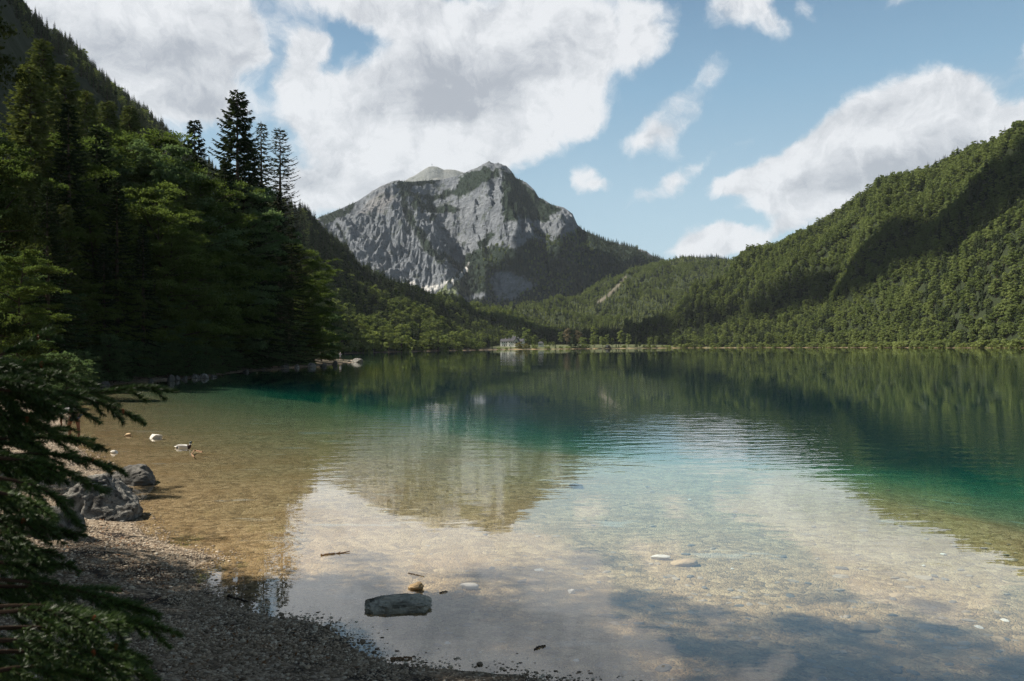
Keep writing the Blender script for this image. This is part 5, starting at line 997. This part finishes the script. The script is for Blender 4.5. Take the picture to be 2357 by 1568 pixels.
for i in range(64):
    x = 1496 + i * 13.6 + g.uniform(-5, 5); d = shd(x) + g.uniform(1, 5); fartree(BU[i % 2], x, float(proj(np.array([[math.sin(float(pxaz(x))) * d, math.cos(float(pxaz(x))) * d, g.uniform(3.5, 7)]]))[1][0]), d, 'rounded pale green willow bush hanging over the right shoreline', 'bush', 'bush', 'willow bushes along the right shore', g.uniform(1.1, 1.6))
for i in range(26):
    x = 745 + i * 14.8 + g.uniform(-4, 4); d = shd(x) if x > 905 else None
    if d is None:
        a = float(pxaz(x)); dd = np.linspace(230, 900, 1300); q_ = sdist(np.sin(a) * dd, np.cos(a) * dd, LAKE); d = float(dd[np.where(q_ > 0)[0][0]])
    fartree(FB[i % 4] if i % 3 else BU[0], x, float(proj(np.array([[math.sin(float(pxaz(x))) * (d + 3), math.cos(float(pxaz(x))) * (d + 3), g.uniform(7, 15)]]))[1][0]), d + 3, 'shaded leafy tree overhanging the far left shoreline', 'tree', 'broadleaf_tree', 'trees overhanging the far left shore', 1.2)
# ------------------------------------------------------------------ trees standing left of the camera, and the spruce whose boughs reach into view
NF = near_broad(81, 17, 4.6, 'dark_leaf', 60, 150, .062, low=.03, spray=1.3, bark='bark')
for pr, nm, x, y, s, lb in ((NF, 'maple_tree', -8.4, 10.2, (.40, .40, .52), 'dark leafy tree at the very left edge of the view against the sky'), (NF, 'maple_tree', -15.2, 18.6, (.34, .34, .44), 'small leafy tree on the gravel left of the boulders'), (NF, 'beech_tree', -13.8, 9.0, (1.0, 1.0, 1.32), 'tall leafy tree beside the photographer on the left bank'), (NF, 'maple_tree', -17.0, 7.5, 1.25, 'leafy maple back from the left bank'), (NF, 'maple_tree', -10.0, -.5, 1.1, 'leafy maple close behind the photographer'), (NS[2], 'spruce_tree', -8.2, -4.4, .8, 'dark spruce behind the photographer'), (NB[0], 'beech_tree', -15.5, -2.5, 1.0, 'spreading beech on the bank behind the photographer'),
                            (NS[0], 'spruce_tree', -18.5, 6.5, .9, 'dark spruce back in the wood on the left bank')):
    e = tree(pr, nm, x, y, gz1(x, y), float(rng.uniform(0, 6)), s, lb)
def _needle(t, o):
    geo = t.new('ShaderNodeNewGeometry'); r = geo.outputs['Random Per Island']; c = t.mix(r, (.020, .042, .010), (.062, .105, .024)); c = t.mix(t.ss(t.noise(geo.outputs['Position'], 2.2, 2), .45, .65), c, t.mix(r, (.036, .070, .016), (.11, .17, .038)))
    b_ = t.new('ShaderNodeBsdfPrincipled'); t.put(b_.inputs['Base Color'], c); b_.inputs['Roughness'].default_value = .45; b_.inputs['Specular IOR Level'].default_value = .35
    tr = t.new('ShaderNodeBsdfTranslucent'); t.put(tr.inputs[0], c); mx = t.new('ShaderNodeMixShader'); mx.inputs[0].default_value = .25; t.l.new(b_.outputs[0], mx.inputs[1]); t.l.new(tr.outputs[0], mx.inputs[2]); t.l.new(mx.outputs[0], o.inputs[0])
M['needles'] = mat('fresh_spruce_needles', _needle); M['twigbark'] = plain('twig_bark', (.045, .028, .018), .9, .1, .4, 60); M['budm'] = plain('rust_bud', (.22, .06, .02), .8, .2, .3, 60)
def shoot(b, P, nl=.020, dens=1500, r=.0022):
    """bottle-brush shoot along polyline P"""
    P = np.asarray(P, float); seg = np.linalg.norm(np.diff(P, axis=0), axis=1); L = seg.sum(); cs = np.concatenate([[0], np.cumsum(seg)]) / L; n = int(L * dens)
    b.tube(P, np.linspace(r, r * .5, len(P)), 5, 1, False); t = g.uniform(.02, 1.0, n); C = np.stack([np.interp(t, cs, P[:, k]) for k in range(3)], 1); T = np.stack([np.interp(t, cs, np.gradient(P[:, k])) for k in range(3)], 1); T /= np.linalg.norm(T, axis=1)[:, None]
    q = rvec(n); q -= (q * T).sum(1)[:, None] * T; q /= np.linalg.norm(q, axis=1)[:, None]; q[:, 2] = q[:, 2] * .8 + .12; d = q + T * g.uniform(.6, 1.3, (n, 1)); d /= np.linalg.norm(d, axis=1)[:, None]; ln = nl * g.uniform(.7, 1.15, (n, 1)) * (1 - .5 * np.clip(t - .85, 0, 1)[:, None] / .15)
    wv = np.cross(d, rvec(n)); wv /= np.linalg.norm(wv, axis=1)[:, None]; w_ = wv * .0019; A = C + d * .001; V = np.stack([A - w_, A + w_, A + d * ln + w_ * .25], 1); b.add(V.reshape(-1, 3), np.arange(3 * n).reshape(n, 3), 0)
def bough(pts, d, lat=9, latlen=.20, dens=1500, label=None, curve=.02):
    Pk = np.array([at(x, y, q) for (x, y), q in zip(pts, np.linspace(d[0], d[1], len(pts)))]); t = np.linspace(0, 1, len(Pk)); tt = np.linspace(0, 1, 12); P = np.stack([np.interp(tt, t, Pk[:, k]) for k in range(3)], 1)
    for _ in range(2): P[1:-1] = (P[:-2] + P[1:-1] * 2 + P[2:]) / 4
    b = MB(); b.tube(P, np.linspace(.006, .002, 12), 6, 1, False); ax = P[-1] - P[0]; L = np.linalg.norm(ax); ax /= L; sd_ = np.cross(ax, [0, 0, 1]); sd_ /= np.linalg.norm(sd_)
    s0 = .28; i0 = int(12 * s0); shoot(b, P[i0:], .025, dens * 1.3)
    for i in range(lat):
        q = .12 + .80 * (i + g.random()) / lat; base = np.array([np.interp(q, tt, P[:, k]) for k in range(3)]); s = 1 if i % 2 else -1; ll = latlen * (1.15 - .75 * q) * g.uniform(.7, 1.2); dirn = ax * g.uniform(.6, 1.0) + sd_ * s * g.uniform(.45, .9) + np.array([0, 0, g.uniform(-.45, .12)]); dirn /= np.linalg.norm(dirn)
        u_ = np.linspace(0, 1, 5)[:, None]; Q = base + dirn * ll * u_ + np.array([0, 0, -.16]) * ll * u_ ** 2; shoot(b, Q, .023, dens)
    if g.random() < .5: V, Fc = ICO2; c = P[8]; b.add(V * np.array([.006, .006, .010]) + c, Fc, 2)
    return b.mesh('branch', [M['needles'], M['twigbark'], M['budm']])
sx, sy = -3.05, 2.75; fs = obj('spruce_tree', None, None, (sx, sy, gz1(sx, sy)), 0); tag(fs, 'young spruce close on the left reaching its needled boughs into the picture', 'tree')
Minv = np.array([sx, sy, gz1(sx, sy)]); b = MB(); b.tube([(0, 0, -.3), (.02, 0, 2.5), (0, 0, 9.5)], [.10, .075, .02], 10, 0, False); obj('trunk', b.mesh('trunk', [M['bark']]), fs)
BO = [([(-60, 868), (150, 905), (250, 905), (330, 886), (409, 903)], (3.0, 3.0), 6, .13), ([(-60, 880), (120, 898), (230, 925), (290, 950), (334, 976)], (2.9, 2.9), 7, .12), ([(-80, 850), (20, 810), (80, 780), (121, 757)], (3.0, 3.1), 5, .10), ([(-60, 850), (60, 842), (138, 836)], (2.8, 2.8), 5, .12),
      ([(-70, 830), (60, 858), (140, 858), (205, 884)], (3.1, 3.1), 8, .16), ([(-70, 900), (60, 890), (150, 920), (200, 956)], (2.8, 2.7), 7, .14), ([(-70, 890), (40, 900), (100, 925), (136, 950)], (2.6, 2.6), 6, .14), ([(-70, 930), (20, 950), (112, 984)], (2.7, 2.7), 6, .14), ([(-70, 1000), (60, 990), (160, 984)], (3.1, 3.2), 6, .12),
      ([(-70, 1010), (60, 1010), (150, 1000), (236, 1036)], (3.0, 3.0), 8, .16), ([(-70, 1060), (80, 1040), (200, 1055), (286, 1084)], (2.9, 2.9), 9, .13), ([(-70, 1050), (80, 1060), (170, 1090), (242, 1136)], (2.7, 2.7), 7, .12), ([(-70, 1090), (60, 1110), (130, 1140), (180, 1210)], (2.6, 2.6), 7, .13), ([(-70, 1120), (30, 1140), (80, 1160), (110, 1180)], (2.5, 2.5), 6, .12),
      ([(-70, 1170), (60, 1200), (120, 1222), (200, 1232)], (2.8, 2.8), 7, .10), ([(-70, 1250), (30, 1262), (128, 1272)], (2.7, 2.7), 6, .12), ([(-70, 1290), (60, 1300), (168, 1298)], (2.6, 2.6), 6, .12),
      ([(-80, 1330), (100, 1340), (240, 1375), (366, 1415)], (2.6, 2.5), 10, .16), ([(-80, 1400), (120, 1390), (280, 1425), (392, 1452)], (2.5, 2.4), 11, .16), ([(-80, 1350), (100, 1350), (220, 1370), (330, 1404)], (2.7, 2.7), 10, .16), ([(-80, 1450), (120, 1440), (250, 1480), (348, 1526)], (2.4, 2.4), 10, .15), ([(-80, 1500), (120, 1500), (260, 1530), (366, 1566)], (2.3, 2.3), 10, .15),
      ([(-80, 1420), (80, 1400), (200, 1420), (300, 1445)], (2.3, 2.2), 10, .16), ([(-80, 1480), (60, 1470), (200, 1500), (290, 1520)], (2.2, 2.2), 9, .16), ([(-80, 1560), (60, 1530), (180, 1550), (250, 1580)], (2.2, 2.2), 9, .16)]
for i in range(25):
    y0 = g.uniform(830, 1600); x1 = g.uniform(0, 110 if y0 < 1330 else 240); dd_ = g.uniform(2.5, 3.9); BO.append(([(-120, y0 - 20), (x1 * .4 - 30, y0), (x1, y0 + g.uniform(-10, 70))], (dd_, dd_ + g.uniform(-.1, .1)), 8, .20))
for (pts, d, lat, ll) in BO:
    me = bough(pts, d, lat, ll, 1700); me.transform(Matrix.Translation(-Vector(Minv))); obj('branch', me, fs)
# crown above the picture: it throws the shade on the bank
cr_ = obj('crown', NS[0][1], fs, (0, 0, 5.6), 0, (.20, .20, .15))
# ------------------------------------------------------------------ haze: one closed box round everything below the clouds
def _hz(t, o):
    v = t.new('ShaderNodeVolumePrincipled'); v.inputs['Color'].default_value = (.80, .90, 1.0, 1); v.inputs['Density'].default_value = HAZE; v.inputs['Anisotropy'].default_value = .1
    t.l.new(v.outputs[0], o.inputs[1])
HAZE = 3e-5
hb = MB(); hb.box((0, 0, 560), (12400, 12400, 1180)); hz = tag(obj('haze', hb.mesh('haze', [mat('haze', _hz)])), 'thin blue air haze filling the valley', 'haze', kind='stuff')
